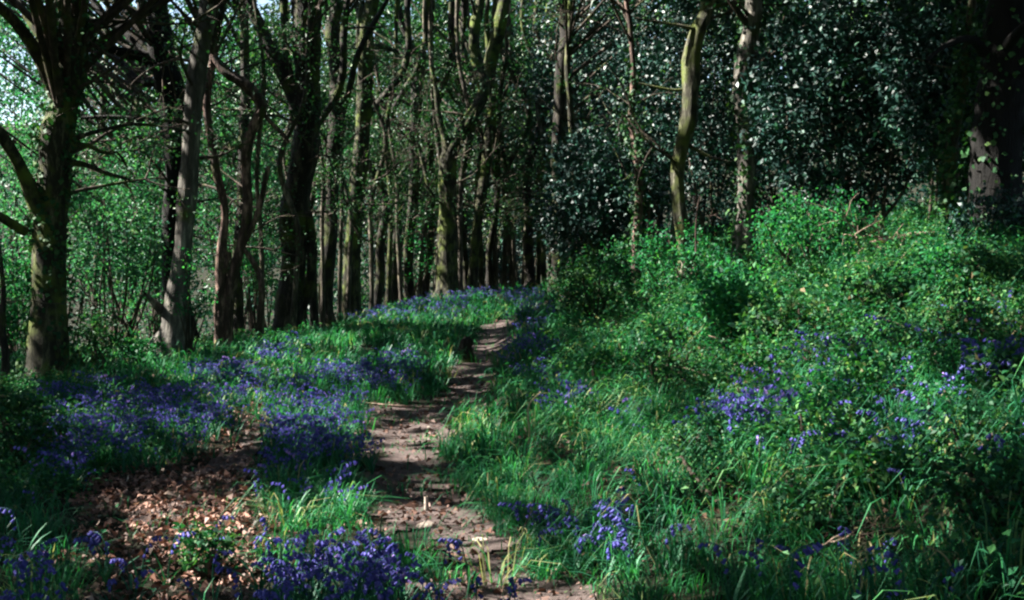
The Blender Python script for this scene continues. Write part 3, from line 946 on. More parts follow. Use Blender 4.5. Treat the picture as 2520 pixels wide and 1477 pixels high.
tree('pale mossy trunk leaning right out of the bushes on the right bank', 21.5,
     [(1690, 640, 40), (1672, 520, 36), (1666, 440, 36), (1672, 370, 38), (1690, 300, 40), (1698, 220, 44), (1706, 150, 44), (1728, 70, 40), (1752, 0, 36)], bl,
     limbs=[[(1690, 355, 12), (1720, 372, 10, -.2), (1750, 388, 8, -.4), (1800, 400, 6, -.5)],
            [(1690, 220, 10), (1655, 222, 8), (1615, 215, 7), (1570, 205, 5)], [(1705, 70, 12), (1670, 62, 9), (1620, 55, 7), (1560, 45, 5)],
            [(1745, 20, 12), (1800, 8, 9), (1850, 5, 7)]], sprays=6, spray_z=(2, 6))
tree('ivy hung grey trunk on the right bank beside the glossy holly', 20.5,
     [(1825, 620, 46), (1832, 520, 44), (1840, 420, 44), (1826, 320, 46), (1818, 230, 48), (1836, 130, 46), (1852, 50, 42), (1858, 0, 40)], bp,
     ivy_at=(1.0, 7, 1500, .075, .16), sprays=7, spray_z=(2, 6))
tree('thin ivy clad trunk with a bare pale foot, left of the leaning mossy trunk', 24.0,
     [(1566, 640, 22), (1570, 560, 22), (1578, 470, 24), (1570, 380, 20), (1556, 300, 16), (1560, 180, 14), (1550, 60, 12), (1540, 0, 11)], br,
     ivy_at=(1.9, 6, 900, .075, .16), sprays=6, spray_z=(3, 6))
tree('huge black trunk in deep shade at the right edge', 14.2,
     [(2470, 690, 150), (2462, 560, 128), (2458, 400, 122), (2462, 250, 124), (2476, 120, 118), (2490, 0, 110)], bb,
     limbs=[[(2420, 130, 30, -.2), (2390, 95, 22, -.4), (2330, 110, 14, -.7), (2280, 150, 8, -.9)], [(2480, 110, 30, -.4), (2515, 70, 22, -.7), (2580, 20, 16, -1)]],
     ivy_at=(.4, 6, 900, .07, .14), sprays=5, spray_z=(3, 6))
tree('dark trunk draped in yellow green ivy left of the black trunk at the right edge', 14.8,
     [(2350, 640, 40), (2352, 540, 34), (2348, 420, 30), (2356, 300, 28), (2370, 200, 24), (2390, 100, 20), (2400, 0, 18)], bm,
     ivy_at=(.6, 6, 2300, .06, .28), sprays=6, spray_z=(2, 5))
tree('dark straight trunk half hidden in the holly thicket right of the path', 33.0,
     [(1374, 640, 34), (1376, 480, 34), (1380, 330, 34), (1384, 200, 32), (1388, 100, 30), (1385, 0, 28)], bk, ivy_at=(1, 6, 500, .09, .16), sprays=6)
tree('slim trunk with a yellow mossy left side in front of the dark thicket', 31.0,
     [(1408, 660, 16), (1408, 520, 16), (1410, 400, 17), (1406, 280, 16), (1400, 160, 15), (1404, 60, 14), (1400, 0, 13)], bm, sprays=6)
tree('dark upright trunk behind the curled hazel stems, in shade', 33.0,
     [(585, 800, 30), (590, 640, 28), (598, 480, 26), (600, 320, 26), (604, 160, 24), (600, 0, 22)], bk, sprays=8)
tree('thin bent sapling stem at the extreme left edge before the bright field', 17.5,
     [(8, 960, 18), (14, 880, 16), (4, 800, 15), (6, 700, 13), (-10, 560, 12)], bk, rise=0, sprays=4, spray_z=(1, 2.4), owner=False)
tree('dim trunk seen between the ivy clad tree and the black forked tree', 36.0,
     [(318, 800, 20), (330, 640, 20), (345, 500, 20), (350, 380, 20), (340, 260, 18), (345, 130, 18), (340, 0, 16)], bk, sprays=12, spray_L=2.4)
tree('faint slim trunk against the pale leaves beside the ivy clad tree', 40.0,
     [(236, 800, 15), (240, 600, 15), (246, 420, 15), (250, 260, 14), (262, 120, 13), (265, 0, 12)], bk, sprays=12, spray_L=2.4)

# slim pole trees along the crest whose feet the photo shows
FRONT = [(643, 868, 13, 25.5), (720, 825, 15, 26.5), (735, 790, 10, 30), (778, 800, 22, 29), (795, 792, 11, 29.5), (832, 775, 10, 32), (858, 772, 12, 33), (912, 757, 12, 35.5), (925, 752, 22, 36.5), (955, 742, 13, 37),
         (985, 738, 11, 37.5), (968, 735, 18, 39), (1030, 728, 12, 39), (1045, 727, 16, 40), (1072, 725, 14, 39.5), (1130, 722, 13, 38.5), (1150, 718, 18, 40), (1186, 712, 13, 40), (1200, 710, 16, 40.5), (1216, 708, 12, 40.5), (1240, 705, 12, 40.5),
         (1258, 702, 13, 40.5), (1268, 700, 9, 41), (1288, 697, 12, 40.5), (1304, 695, 26, 40), (1326, 690, 12, 40.5), (1340, 686, 14, 39.5), (1355, 682, 10, 39)]
ORD = ['first', 'second', 'third', 'fourth', 'fifth', 'sixth', 'seventh', 'eighth', 'ninth', 'tenth', 'eleventh', 'twelfth', 'thirteenth', 'fourteenth', 'fifteenth', 'sixteenth']
ANCH = [(560, 'the twisted hazel'), (708, 'the massive dark trunk'), (872, 'the moss patched dark trunk'), (1008, 'the high Y forked tree'), (1100, 'the forked tree on the crest'), (1163, 'the bright mossy pole tree')]
cnt = {}
for (zx, zy, w, Y) in sorted(FRONT):
    a = [q for q in ANCH if q[0] <= zx][-1]
    cnt[a[1]] = cnt.get(a[1], 0) + 1
    k = cnt[a[1]]
    r = random.Random(zx)
    b = r.uniform(-24, 24); b2 = r.uniform(-48, 48); b3 = r.uniform(-80, 80)
    dark = w > 15
    lab = f"{'dark' if dark else 'pale'} slim pole tree, {ORD[k - 1]} to the right of {a[1]}"
    tree(lab, Y, [(zx, zy + 6, w), (zx + b * .4, zy - 120, w * .95), (zx + b, zy - 260, w * .9), (zx + b2, zy - 420, w * .85), (zx + b3 * .8, zy - 580, w * .8), (zx + b3, zy - 720, w * .75)],
         bk if dark else (bm if r.random() < .3 else bt), group='slim pole trees on the crest', name='pole_tree', sprays=8, spray_z=(2, 8), spray_L=1.5, seg=9, lob=.05)

# crowd of pole trees beyond the crest
n = 0
while n < 26:
    Y = random.uniform(43, 78)
    zx = random.uniform(300, 1400) if n < 20 else random.choice([random.uniform(880, 1360), random.uniform(1500, 2400)])
    q = at(zx, 600, Y)
    gz = float(H(q[0], q[1]))
    w = random.uniform(.09, .26) if random.random() < .8 else random.uniform(.3, .5)
    hx_ = random.uniform(-1.8, 1.8); hy_ = random.uniform(-1.1, 1.1)
    P = np.array([[q[0], q[1], gz - .1], [q[0] + hx_ * .2, q[1], gz + 3], [q[0] + hx_ * .1 + hy_, q[1], gz + 7], [q[0] + hx_, q[1], gz + 11], [q[0] + hx_ * 1.4, q[1], gz + 15]])
    R = np.array([w, w * .9, w * .8, w * .6, w * .35]) / 2
    base = np.array([q[0], q[1], gz])
    lab, grp = (('slim dark pole tree in the crowded stand beyond the bluebell crest', 'pole trees beyond the crest') if 870 < zx < 1600 else
                ('distant trunk dim among the pale leaves left of the crest', 'distant trunks left of the crest') if zx <= 870 else
                ('distant trunk hidden in the dark wood behind the right bank', 'distant trunks behind the right bank'))
    root = empty('pole_tree', base, lab, 'tree', grp)
    _, P2, R2 = trunk_mesh('trunk', P, R, random.choice([bb, bb, bk]), root, base, 8)  # mostly the shade-dark bark, to keep the far stand unlit
    crown = Geo()
    r = np.random.default_rng(5000 + n)
    tips = []
    for k in range(9):
        z = r.uniform(2.5, 13)
        i = int(np.argmin(abs(P2[:, 2] - (gz + z))))
        a_ = r.uniform(0, 6.28)
        branches(crown, P2[i], np.array([math.cos(a_), math.sin(a_), r.uniform(0, .9)]), r.uniform(1.2, 3), max(.012, R2[i] * .3), 1, r, 1, 0, tips)
    C = np.array(tips)
    V, F, T = cloud_leaves(C, np.full(len(C), .6), 10, .14, r=r)
    crown.add(V, F, T, 0)
    TREES.append(dict(x=q[0], y=q[1], top=P2[-1], P=P2, R=R2, root=root, base=base, crown=crown, owner=True))
    n += 1

# unseen trees added outside the frame so their crowns shade the ride
OUT = [(-11, 6, .5), (-13.5, 11, .6), (-17, 16, .55), (-8.5, 2, .5), (-16, 3, .5), (-20, 24, .6), (-23, 32, .6), (-15, -5, .6), (-26, 12, .6), (-7, -5, .5), (-3, -9, .5), (4, -8, .6), (9, -3, .5), (12, 4, .6), (10, 11, .55), (14, 18, .6), (15, 27, .6), (-12, 22, .45), (-30, 22, .5), (-24, 2, .5)]
for k, (x, y, d) in enumerate(OUT):
    gz = float(H(x, y))
    P = np.array([[x, y, gz - .1], [x + .1, y, gz + 2], [x - .1, y + .2, gz + 5], [x + .3, y, gz + 8], [x + .5, y + .2, gz + 11]])
    base = np.array([x, y, gz])
    root = empty('woodland_tree', base, 'unseen leafy tree added beyond the picture edge for its shade', 'tree', 'unseen shade trees beyond the picture edges')
    _, P2, R2 = trunk_mesh('trunk', P, np.array([d, d * .9, d * .8, d * .6, d * .4]) / 2, bk, root, base, 10)
    TREES.append(dict(x=x, y=y, top=P2[-1], P=P2, R=R2, root=root, base=base, crown=Geo(), owner=True))

# ----------------------------------------------------------------- canopy clumps shaped to shade the ground, given to the nearest tree
NC = 38000
C = np.stack([rng.uniform(-40, 22, NC), rng.uniform(-16, 84, NC), rng.uniform(7.6, 14.5, NC)], 1)
C[:, 2] += np.clip(H(C[:, 0], C[:, 1]), -2, 3) * .6
R = rng.uniform(.45, .95, NC)
# drop clumps that would be inside the picture too close to the camera
zx, zy, f = survey(C)
bad = (zx > -150) & (zx < 2670) & (zy > -60) & (f > 0) & (f < 38)
keep = rng.random(NC) > .10
# sunlit trunks, limbs and bushes: no clump in the way of their sun
BEAMS = [(1049, 1245, 8.6, .4, .99), (1050, 1298, 8.05, .4, .99), (1180, 1335, 7.7, .3, .95), (417, 860, 22, .7, .95), (440, 640, 22, .5, .8), (470, 330, 22, .5, .6), (40, 420, 17.6, .7, .95), (20, 200, 17.8, .6, .6), (1140, 330, 38, .9, .95), (1215, 100, 39, .9, .95), (1698, 220, 21.5, .7, .95), (1680, 400, 21.5, .6, .8),
         (1840, 150, 20.5, .5, .7), (1570, 590, 24, .5, .9), (605, 420, 24, .6, .9), (590, 620, 24, .5, .9), (560, 700, 24, .5, .8), (955, 600, 37, .7, .9), (985, 680, 37.5, .5, .9), (720, 720, 26.5, .4, .9), (643, 780, 25.5, .3, .9), (797, 450, 31, .5, .9), (870, 470, 34, .6, .9), (880, 150, 31, .5, .8),
         (2050, 200, 19, 1.6, .85), (2200, 600, 14, 1.0, .98), (2170, 660, 13.8, .7, .98), (2000, 500, 18, 1.2, .9), (300, 300, 45, 3.5, .8), (560, 110, 45, 2.5, .95), (280, 560, 24, 1.2, .8), (50, 690, 24, 1.0, .9), (330, 320, 18.2, .4, .9), (1040, 540, 40, .8, .9), (840, 60, 50, 2, .9), (150, 500, 37, 2.5, .85), (380, 560, 34, 2.2, .85), (650, 600, 40, 1.5, .8), (1450, 420, 30, .8, .6), (1240, 480, 40.5, .5, .9), (1060, 80, 40, .5, .9)]
for (zx_, zy_, w_, Y_) in FRONT:
    if (zx_ * 7) % 5 < 3 and w_ < 16: BEAMS.append((zx_, zy_ - 60, Y_, .35, .9))
BEAMQ = [(at(a, b, Y), rr, pr) for (a, b, Y, rr, pr) in BEAMS]


def shadow_spot(P):
    tz = np.full(len(P), 8.0)
    for _ in range(10):
        G = P - SUN * tz[:, None]
        tz = tz + .75 * (G[:, 2] - H(G[:, 0], G[:, 1]) - .22) / SUN[2]
    return P - SUN * tz[:, None]


def open_to_sun(V, F, T):
    """leaves that would stand in the way of the sun flecks are not grown"""
    Cq = V.reshape(-1, 4, 3).mean(1)
    G = shadow_spot(Cq)
    G[:, 2] -= .1
    gx, gy, gf = survey(G)
    l = np.where(gf > 3, ell(gx, gy, LIT), 0)
    fl = np.clip((fbm(G[:, 0] * 1.5, G[:, 1] * 1.5, 411) - .60) * 9, 0, 1) * np.where(gf > 3, .8, 0) * (np.abs(G[:, 0]) < G[:, 1] * .5 + 3) * (G[:, 1] < 44)
    l = np.maximum(l * np.clip(5 * (fbm(G[:, 0] * 1.6, G[:, 1] * 1.6, 412) - .28), 0, 1), fl)
    l = np.maximum(l, np.where(gf > 3, ell(gx, gy, SOLID), 0))
    l = np.clip(l * 1.35, 0, .985)
    for (q, rr, pr) in BEAMQ:
        v = Cq - q
        sd = v @ SUN
        dist = np.linalg.norm(v - sd[:, None] * SUN, axis=1)
        l = np.where((sd > 0) & (dist < rr), np.maximum(l, pr), l)
    k = rng.random(len(Cq)) > l
    V = V.reshape(-1, 4, 3)[k].reshape(-1, 3)
    return V, np.arange(len(V)).reshape(-1, 4), T[k]


keep &= ~bad
keep &= ~((C[:, 0] < -9 + (C[:, 1] - 36) * -.05) & (C[:, 1] > 34) & (rng.random(NC) < .6))
C, R = C[keep], R[keep]
own = [t for t in TREES if t['owner']]
tx = np.array([[t['x'], t['y']] for t in own])
d2 = ((C[:, None, :2] - tx[None]) ** 2).sum(-1)
who = d2.argmin(1)
dmin = np.sqrt(d2.min(1))
ok = dmin < 7.5
C, R, who = C[ok], R[ok], who[ok]
for i, t in enumerate(own):
    s = who == i
    if not s.any(): continue
    Ci, Ri = C[s], R[s]
    near = Ci[:, 1].mean() < 38
    V, F, T = open_to_sun(*cloud_leaves(Ci, Ri, 34 if near else 34, .30 if near else .24, flat=.6, up=.8))
    t['crown'].add(V, F, T, 0)
    # limbs that carry the clumps
    r = np.random.default_rng(70 + i)
    for c_ in Ci[r.random(len(Ci)) < .22]:
        z = max(t['base'][2] + 4, min(c_[2] - np.hypot(*(c_[:2] - t['top'][:2])) * .7, t['top'][2]))
        j = int(np.argmin(abs(t['P'][:, 2] - z)))
        a = t['P'][j]
        m = (a + c_) / 2 + np.array([0, 0, .4]) + r.normal(0, .25, 3)
        S = spline([a, m, c_], 8)
        V, F = tube(S, np.linspace(min(.06, t['R'][j] * .5), .012, 8), 5, .05, 0, r)
        t['crown'].add(V, F, .5, 1, True)
for t in TREES:
    if t['crown'].V: t['crown'].build('crown', [M['canopy'], M['twig']], t['root'], t['base'])


# ----------------------------------------------------------------- bushes and saplings
def bush(name, label, cat, zx, zyb, w, h, Y=None, n=60, per=26, size=.08, mat='bramble', group=None, stems=7, depth=.7, clump=.22, lift=.0, flat=.7, up=.6, gap=0.0, seed=None):
    r = np.random.default_rng(seed or int(zx * 3 + zyb * 7))
    if Y is None:
        b = ground(zx, zyb)
    else:
        q = at(zx, zyb, Y); b = np.array([q[0], q[1], float(H(q[0], q[1]))])
    Y = b[1]
    top = at(zx, zyb - h, Y)[2]
    low = at(zx, zyb, Y)[2]
    rx = w * ZX / FPX * Y / 2
    rz = max(.15, (top - low) / 2)
    cz = low + rz + lift
    q = unit(r.normal(0, 1, (n, 3))) * (r.random((n, 1)) ** .33)
    k = fbm(q[:, 0] * 2 + zx, q[:, 2] * 2 + q[:, 1], 31) > gap
    q = q[k]
    C = np.array([b[0], b[1], cz]) + q * np.array([rx, rx * depth, rz])
    C[:, 2] = np.maximum(C[:, 2], H(C[:, 0], C[:, 1]) + .06)
    root = empty(name, b, label, cat, group)
    V, F, T = cloud_leaves(C, np.full(len(C), clump) * r.uniform(.6, 1.4, len(C)), per, size, flat, up, .8, r)
    build('foliage', V, F, M[mat], T, parent=root, loc=b)
    g = Geo()
    for c_ in C[r.choice(len(C), min(stems, len(C)), replace=False)]:
        a = b + np.array([r.normal(0, rx * .15), r.normal(0, rx * .1), -.05])
        S = spline([a, (a + c_) / 2 + r.normal(0, rx * .12, 3), c_], 8)
        V, F = tube(S, np.linspace(.02, .006, 8) * (1 + rx * .5), 5, .05, 0, r)
        g.add(V, F, .5, 0, True)
    g.build('stem', [M['twig']], root, b)
    return root


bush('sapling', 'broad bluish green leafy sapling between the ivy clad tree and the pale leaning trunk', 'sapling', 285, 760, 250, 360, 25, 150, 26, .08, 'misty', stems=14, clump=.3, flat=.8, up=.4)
bush('sapling', 'bright green bush lit by sun at the far left edge', 'bush', 40, 860, 170, 250, 24, 90, 30, .08, 'spring', clump=.28)
bush('sapling', 'darker leafy bush low between the ivy clad tree and the pale trunk foot', 'bush', 235, 925, 120, 170, 20.5, 44, 24, .07, 'bramble', clump=.2)
bush('sapling', 'sparse leafy shoots hiding the middle of the pale leaning trunk', 'sapling', 470, 800, 110, 190, 21.3, 34, 20, .06, 'spring', clump=.16, gap=.35)
bush('sapling', 'delicate pale green spray of beech leaves in front of the dark poles', 'sapling', 1015, 700, 190, 210, 39, 46, 14, .10, 'spring', clump=.3, up=1.4, flat=.4, gap=.4)
bush('sapling', 'small leafy shoot right of the twisted hazel foot', 'sapling', 625, 720, 80, 120, 28, 20, 18, .08, 'spring', clump=.2, gap=.3)
bush('sapling', 'low bright seedling bush under the smooth pale trunk foot on its left', 'bush', 350, 905, 120, 90, None, 30, 22, .06, 'spring', clump=.15)
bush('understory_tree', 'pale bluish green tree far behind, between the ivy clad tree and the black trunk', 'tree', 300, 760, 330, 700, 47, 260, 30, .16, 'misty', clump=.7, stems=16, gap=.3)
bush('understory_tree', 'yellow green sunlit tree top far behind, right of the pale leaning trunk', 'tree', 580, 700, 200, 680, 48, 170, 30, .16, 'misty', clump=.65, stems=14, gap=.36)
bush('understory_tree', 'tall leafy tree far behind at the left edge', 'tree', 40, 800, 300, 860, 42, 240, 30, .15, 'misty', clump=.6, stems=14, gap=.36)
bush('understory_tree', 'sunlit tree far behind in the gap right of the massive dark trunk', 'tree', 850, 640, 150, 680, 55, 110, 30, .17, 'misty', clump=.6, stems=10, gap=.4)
bush('understory_tree', 'dim leafy tree far behind between the forked tree and its left neighbour', 'tree', 1060, 600, 220, 640, 58, 150, 30, .18, 'canopy', clump=.7, stems=10, gap=.36)
bush('understory_tree', 'dim green tree far behind, right of the bright mossy pole tree', 'tree', 1320, 620, 220, 660, 56, 170, 30, .18, 'far', clump=.7, stems=10, gap=.3)

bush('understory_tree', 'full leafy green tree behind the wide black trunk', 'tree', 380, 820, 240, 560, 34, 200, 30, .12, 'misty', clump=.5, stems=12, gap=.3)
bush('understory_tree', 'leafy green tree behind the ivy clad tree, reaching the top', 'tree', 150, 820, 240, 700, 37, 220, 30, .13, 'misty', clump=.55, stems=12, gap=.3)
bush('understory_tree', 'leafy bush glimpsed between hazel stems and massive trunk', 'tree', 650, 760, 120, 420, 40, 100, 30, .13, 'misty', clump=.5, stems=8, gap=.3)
bush('holly_bush', 'far dark evergreen closing the view above the end of the crest', 'holly', 1290, 690, 240, 760, 52, 260, 34, .2, 'holly', clump=.8, stems=8, gap=.2)
bush('holly_bush', 'dark evergreen behind the slim mossy sided trunk', 'holly', 1420, 680, 240, 700, 42, 260, 34, .15, 'holly', clump=.6, stems=8, gap=.2)
bush('holly_bush', 'dark evergreen in the gap left of the leaning mossy trunk, beyond the thicket', 'holly', 1560, 640, 260, 700, 40, 260, 34, .15, 'holly', clump=.6, stems=8, gap=.2)
bush('holly_bush', 'dark leaf mass added as the shade between the crest poles', 'holly', 1020, 690, 360, 420, 66, 260, 34, .24, 'holly', clump=1.0, stems=8, gap=.15)  # dark foliage put in to stand for the black shade behind the poles
bush('holly_bush', 'low dark leaf mass added as shade behind the right hand crest poles', 'holly', 1220, 690, 260, 460, 62, 260, 34, .24, 'holly', clump=1.0, stems=8, gap=.15)  # second added dark mass, in place of unlit depth
bush('holly_bush', 'large dark glossy holly with glinting leaves filling the upper right', 'holly', 2090, 520, 480, 560, 19.5, 430, 44, .092, 'holly', stems=14, clump=.34, flat=.9, up=.3)
bush('holly_bush', 'dark holly mass reaching down beside the black trunk at the right edge', 'holly', 2320, 420, 280, 480, 17.5, 230, 40, .088, 'holly', stems=10, clump=.3, flat=.9, up=.3)
bush('holly_bush', 'dark bluish holly thicket in deep shade left of the leaning mossy trunk', 'holly', 1480, 690, 300, 380, 29, 260, 34, .12, 'holly', stems=12, clump=.4, flat=.9, up=.3)
bush('holly_bush', 'tall shaded holly behind the leaning mossy trunk', 'holly', 1620, 560, 280, 620, 28, 300, 34, .10, 'holly', stems=12, clump=.42, flat=.9, up=.3, gap=.25)
bush('holly_bush', 'small holly at the foot of the black trunk at the right edge', 'holly', 2440, 640, 200, 170, 13.2, 60, 30, .06, 'holly', clump=.16, flat=.9, up=.3)
bush('holly_bush', 'high shaded holly tree behind the thin ivy clad trunk', 'holly', 1440, 420, 300, 520, 36, 260, 30, .12, 'holly', clump=.5, stems=10, gap=.3)
bush('holly_bush', 'shaded evergreen behind the big glossy holly, seen above the bank', 'holly', 1900, 560, 360, 640, 27, 300, 34, .10, 'holly', clump=.45, stems=10, gap=.2)

bush('holly_bush', 'dark leafy evergreen between the leaning mossy trunk and the ivy hung one', 'holly', 1740, 620, 300, 680, 25.5, 300, 38, .095, 'holly', stems=10, clump=.4, flat=.9, up=.3)
bush('holly_bush', 'black shaded evergreen behind the huge trunk at the right edge', 'holly', 2440, 620, 300, 720, 19, 260, 38, .09, 'holly', stems=10, clump=.36, flat=.9, up=.3)
BR = 'leafy bushes on the right bank'
bush('bramble_bush', 'bright green sunlit bush in front of the glossy holly', 'bush', 2000, 690, 290, 220, None, 120, 28, .055, 'spring', BR, clump=.22, gap=.38, stems=14)
bush('bramble_bush', 'fresh green bush at the foot of the leaning mossy trunk', 'bush', 1690, 730, 260, 180, None, 90, 28, .06, 'spring', BR, clump=.2)
bush('bramble_bush', 'dull brownish green bramble mound left end of the bank bushes', 'bramble', 1470, 800, 200, 190, None, 80, 26, .065, 'bramble', BR, clump=.2)
bush('bramble_bush', 'vivid green leafy bush in the middle of the right bank', 'bush', 1800, 860, 220, 200, None, 90, 30, .055, 'spring', BR, clump=.18)
bush('bramble_bush', 'bramble with dark gaps below the vivid green bush', 'bramble', 1950, 900, 230, 170, None, 70, 26, .055, 'bramble', BR, clump=.17, gap=.25)
bush('bramble_bush', 'low bramble around the dead pinkish branches', 'bramble', 2200, 790, 260, 80, None, 70, 26, .05, 'bramble', BR, clump=.16, gap=.25)
bush('bramble_bush', 'bright leafy bush below the ivy draped dark trunk', 'bush', 2340, 700, 150, 100, None, 60, 28, .05, 'spring', BR, clump=.16)
bush('bramble_bush', 'dark leafy bush under the black trunk at the right edge', 'bush', 2440, 740, 200, 120, None, 60, 28, .05, 'bramble', BR, clump=.15)
bush('bramble_bush', 'low green bush at the left foot of the bank where the crest begins', 'bush', 1400, 740, 110, 100, None, 40, 24, .075, 'bramble', BR, clump=.2)
bush('bramble_bush', 'leafy bush just behind the dull bramble mound', 'bush', 1560, 690, 150, 120, None, 50, 24, .07, 'herb', BR, clump=.2)
r_ = random.Random(12)
placed = []
ZN = [('upper right bank', 'mounds of bramble on the upper right bank'), ('middle of the right bank', 'mounds of bramble on the middle of the right bank'), ('lower right bank', 'mounds of bramble on the lower right bank')]
tries = 0
while len(placed) < 40 and tries < 3000:
    tries += 1
    zx = r_.uniform(1380, 2540); zy = r_.uniform(700, 1330)
    if 2060 < zx < 2330 and zy < 850: continue
    edge = 1330 + max(0, zy - 760) * .28
    if zx < edge + 40 or zy < 690 + (zx - 1500) * .04: continue
    if zy > 1060 and (zx < 1700 or r_.random() < .75): continue
    gap_ = 62 + (zy - 700) * .16
    if any(abs(zx - a_) < gap_ * 1.5 and abs(zy - b_) < gap_ * .55 for a_, b_ in placed): continue
    placed.append((zx, zy))
    z_ = ZN[0] if zy < 850 else ZN[1] if zy < 1060 else ZN[2]
    w_ = r_.uniform(120, 240) * (1 + (zy - 700) / 900); h_ = w_ * r_.uniform(.28, .52)
    mt = r_.choice(['bramble', 'bramble', 'herb', 'spring'])
    kind_ = {'bramble': 'dark leaved bramble mound', 'herb': 'mid green leafy mound', 'spring': 'fresh green leafy mound'}[mt]
    bush('bramble_mound', f'{kind_} among grass on the {z_[0]}', 'bramble', zx, zy, w_, h_, None, 50, 32, .034 + r_.uniform(-.010, .014), mt, z_[1], stems=9, clump=.15, gap=.36, depth=.9, seed=int(zx * 10))
k = 0
while k < 8:
    zx = r_.uniform(1450, 2500); zy = r_.uniform(680, 1000)
    if zx < 1380 + max(0, zy - 760) * .3: continue
    b = ground(zx, zy)
    a_ = r_.uniform(0, 6.28); L = r_.uniform(.3, .9); hgt_ = r_.uniform(.12, .42)
    P = [b + np.array([0, 0, -.02]), b + np.array([math.cos(a_) * L * r_.uniform(.1, .4), math.sin(a_) * L * .3, hgt_ * r_.uniform(.5, .8)]), b + np.array([math.cos(a_) * L * .7, math.sin(a_) * L * r_.uniform(.5, .8), hgt_ * r_.uniform(.8, 1.15)]), b + np.array([math.cos(a_ + r_.uniform(-.4, .4)) * L, math.sin(a_) * L, hgt_ * r_.uniform(.75, 1.2)])]
    V, F = tube(spline(P, 12), np.linspace(.0045, .0018, 12) * (.7 + b[1] / 18), 5, .05)
    tag(build('bramble_cane', V, F, M[r_.choice(['dead', 'straw', 'bark_red'])], loc=P[0], smooth=True), 'thin bare cane arching out of the growth on the right bank', 'cane', 'bare canes on the right bank')
    k += 1
bush('bramble_bush', 'leafy tangle at the left edge of the foreground, in half shade', 'bush', 50, 1180, 190, 230, None, 60, 28, .05, 'bramble', None, clump=.14)
bush('bramble_bush', 'small dark green plant in the bottom left leaf litter', 'plant', 500, 1420, 150, 90, None, 24, 20, .04, 'bramble', None, clump=.08)

# ----------------------------------------------------------------- the far wood
g = Geo()
for (n, y0, y1, R0, s, x0, x1, per) in [(2100, 66, 90, 1.5, .34, -62, 62, 40), (2000, 88, 120, 2.2, .5, -84, 84, 40)]:
    x = rng.uniform(x0, x1, n); y = rng.uniform(y0, y1, n)
    gz = H(x, y)
    z = gz + rng.uniform(0, 34, n)
    gap = fbm(x * .12 + 5, z * .16, 71)
    k = (gap > .2) | (z < gz + 8)
    Cc = np.stack([x, y, z], 1)[k]
    V, F, T = cloud_leaves(Cc, R0 * rng.uniform(.6, 1.4, len(Cc)), per, s, .8, .5)
    g.add(V, F, T)
for (n, x0, x1, y0, y1) in [(420, -62, 62, -40, -24), (420, -66, -46, -30, 70), (420, 40, 60, -30, 70)]:  # unseen leaf ring added behind and beside the camera to cut sky light
    x = rng.uniform(x0, x1, n); y = rng.uniform(y0, y1, n)
    Cc = np.stack([x, y, H(x, y) + rng.uniform(0, 22, n)], 1)
    V, F, T = cloud_leaves(Cc, rng.uniform(1.4, 3, n), 44, .55, .8, .5)
    g.add(V, F, T)
tag(g.build('far_wood', [M['far']]), 'distant wood closing the view behind the trunks, with an unseen ring added for shade', 'wood', kind='stuff')


# ----------------------------------------------------------------- small things
def stick(name, label, cat, ctl, Y0, mat='dead', group=None, part=True, side=None, depth=1):
    P = []
    R = []
    for c_ in ctl:
        y = Y0 + (c_[3] if len(c_) > 3 else 0)
        P.append(at(c_[0], c_[1], y)); R.append(c_[2] * ZX / FPX * y / 2)
    P = np.array(P)
    g = Geo()
    A = spline(np.column_stack([P, R]), 14)
    V, F = tube(A[:, :3], A[:, 3], 7, .06)
    g.add(V, F, .5, 0, True)
    r = np.random.default_rng(int(ctl[0][0]))
    for k in range(side or 0):
        i = r.integers(2, 12)
        branches(g, A[i, :3], unit(A[i + 1, :3] - A[i, :3]) + r.normal(0, .8, 3), r.uniform(.25, .7), A[i, 3] * .5, depth, r)
    o = g.build(name, [M[mat]], None, P[0])
    return tag(o, label, cat, group)


stick('fallen_branch', 'pinkish dead branch with a forked twiggy end lying on the right bank', 'branch', [(2330, 575, 12, .3), (2260, 578, 15), (2190, 590, 16), (2140, 600, 11), (2100, 640, 8, -.2), (2075, 690, 6, -.3)], 14.0, side=9)
stick('fallen_branch', 'thin dead branch drooping from the end of the pinkish one', 'branch', [(2150, 600, 9), (2180, 630, 8, -.1), (2210, 670, 7, -.2), (2235, 700, 5, -.2)], 13.9, side=7)
stick('fallen_branch', 'tangle of dead twigs below the pinkish branch', 'branch', [(2110, 640, 8), (2160, 655, 7, -.2), (2220, 690, 7, -.3), (2240, 730, 5, -.3)], 13.6, side=9)
stick('fallen_branch', 'reddish bare stick leaning at the foot of the black trunk', 'branch', [(2490, 670, 8), (2478, 620, 8), (2470, 570, 6)], 12.8, 'bark_red', side=1)
stick('dead_stalk', 'curved straw coloured stalk standing at the path edge of the bank', 'stalk', [(1300, 1120, 6), (1302, 1060, 6), (1300, 1000, 5, .1), (1330, 965, 4, .2)], float(ground(1300, 1120)[1]), 'straw')
stick('dead_stalk', 'short hooked pale stalk in the middle of the right bank', 'stalk', [(1900, 1000, 6), (1899, 970, 6), (1893, 955, 5), (1880, 962, 4)], float(ground(1900, 1000)[1]), 'straw')
stick('fallen_branch', 'thin grey twig arching over bluebells in the middle of the bank', 'twig', [(1690, 1080, 5), (1730, 1045, 5, -.05), (1780, 1035, 5, -.05), (1860, 1045, 4)], float(ground(1720, 1085)[1]) - .15, 'dead', side=2)
stick('fallen_branch', 'pale bare bramble cane lying across the upper right bank', 'cane', [(2010, 925, 6), (2080, 880, 6, -.1), (2150, 850, 5, -.1), (2230, 830, 4)], float(ground(2050, 920)[1]) - .2, 'dead', side=4)
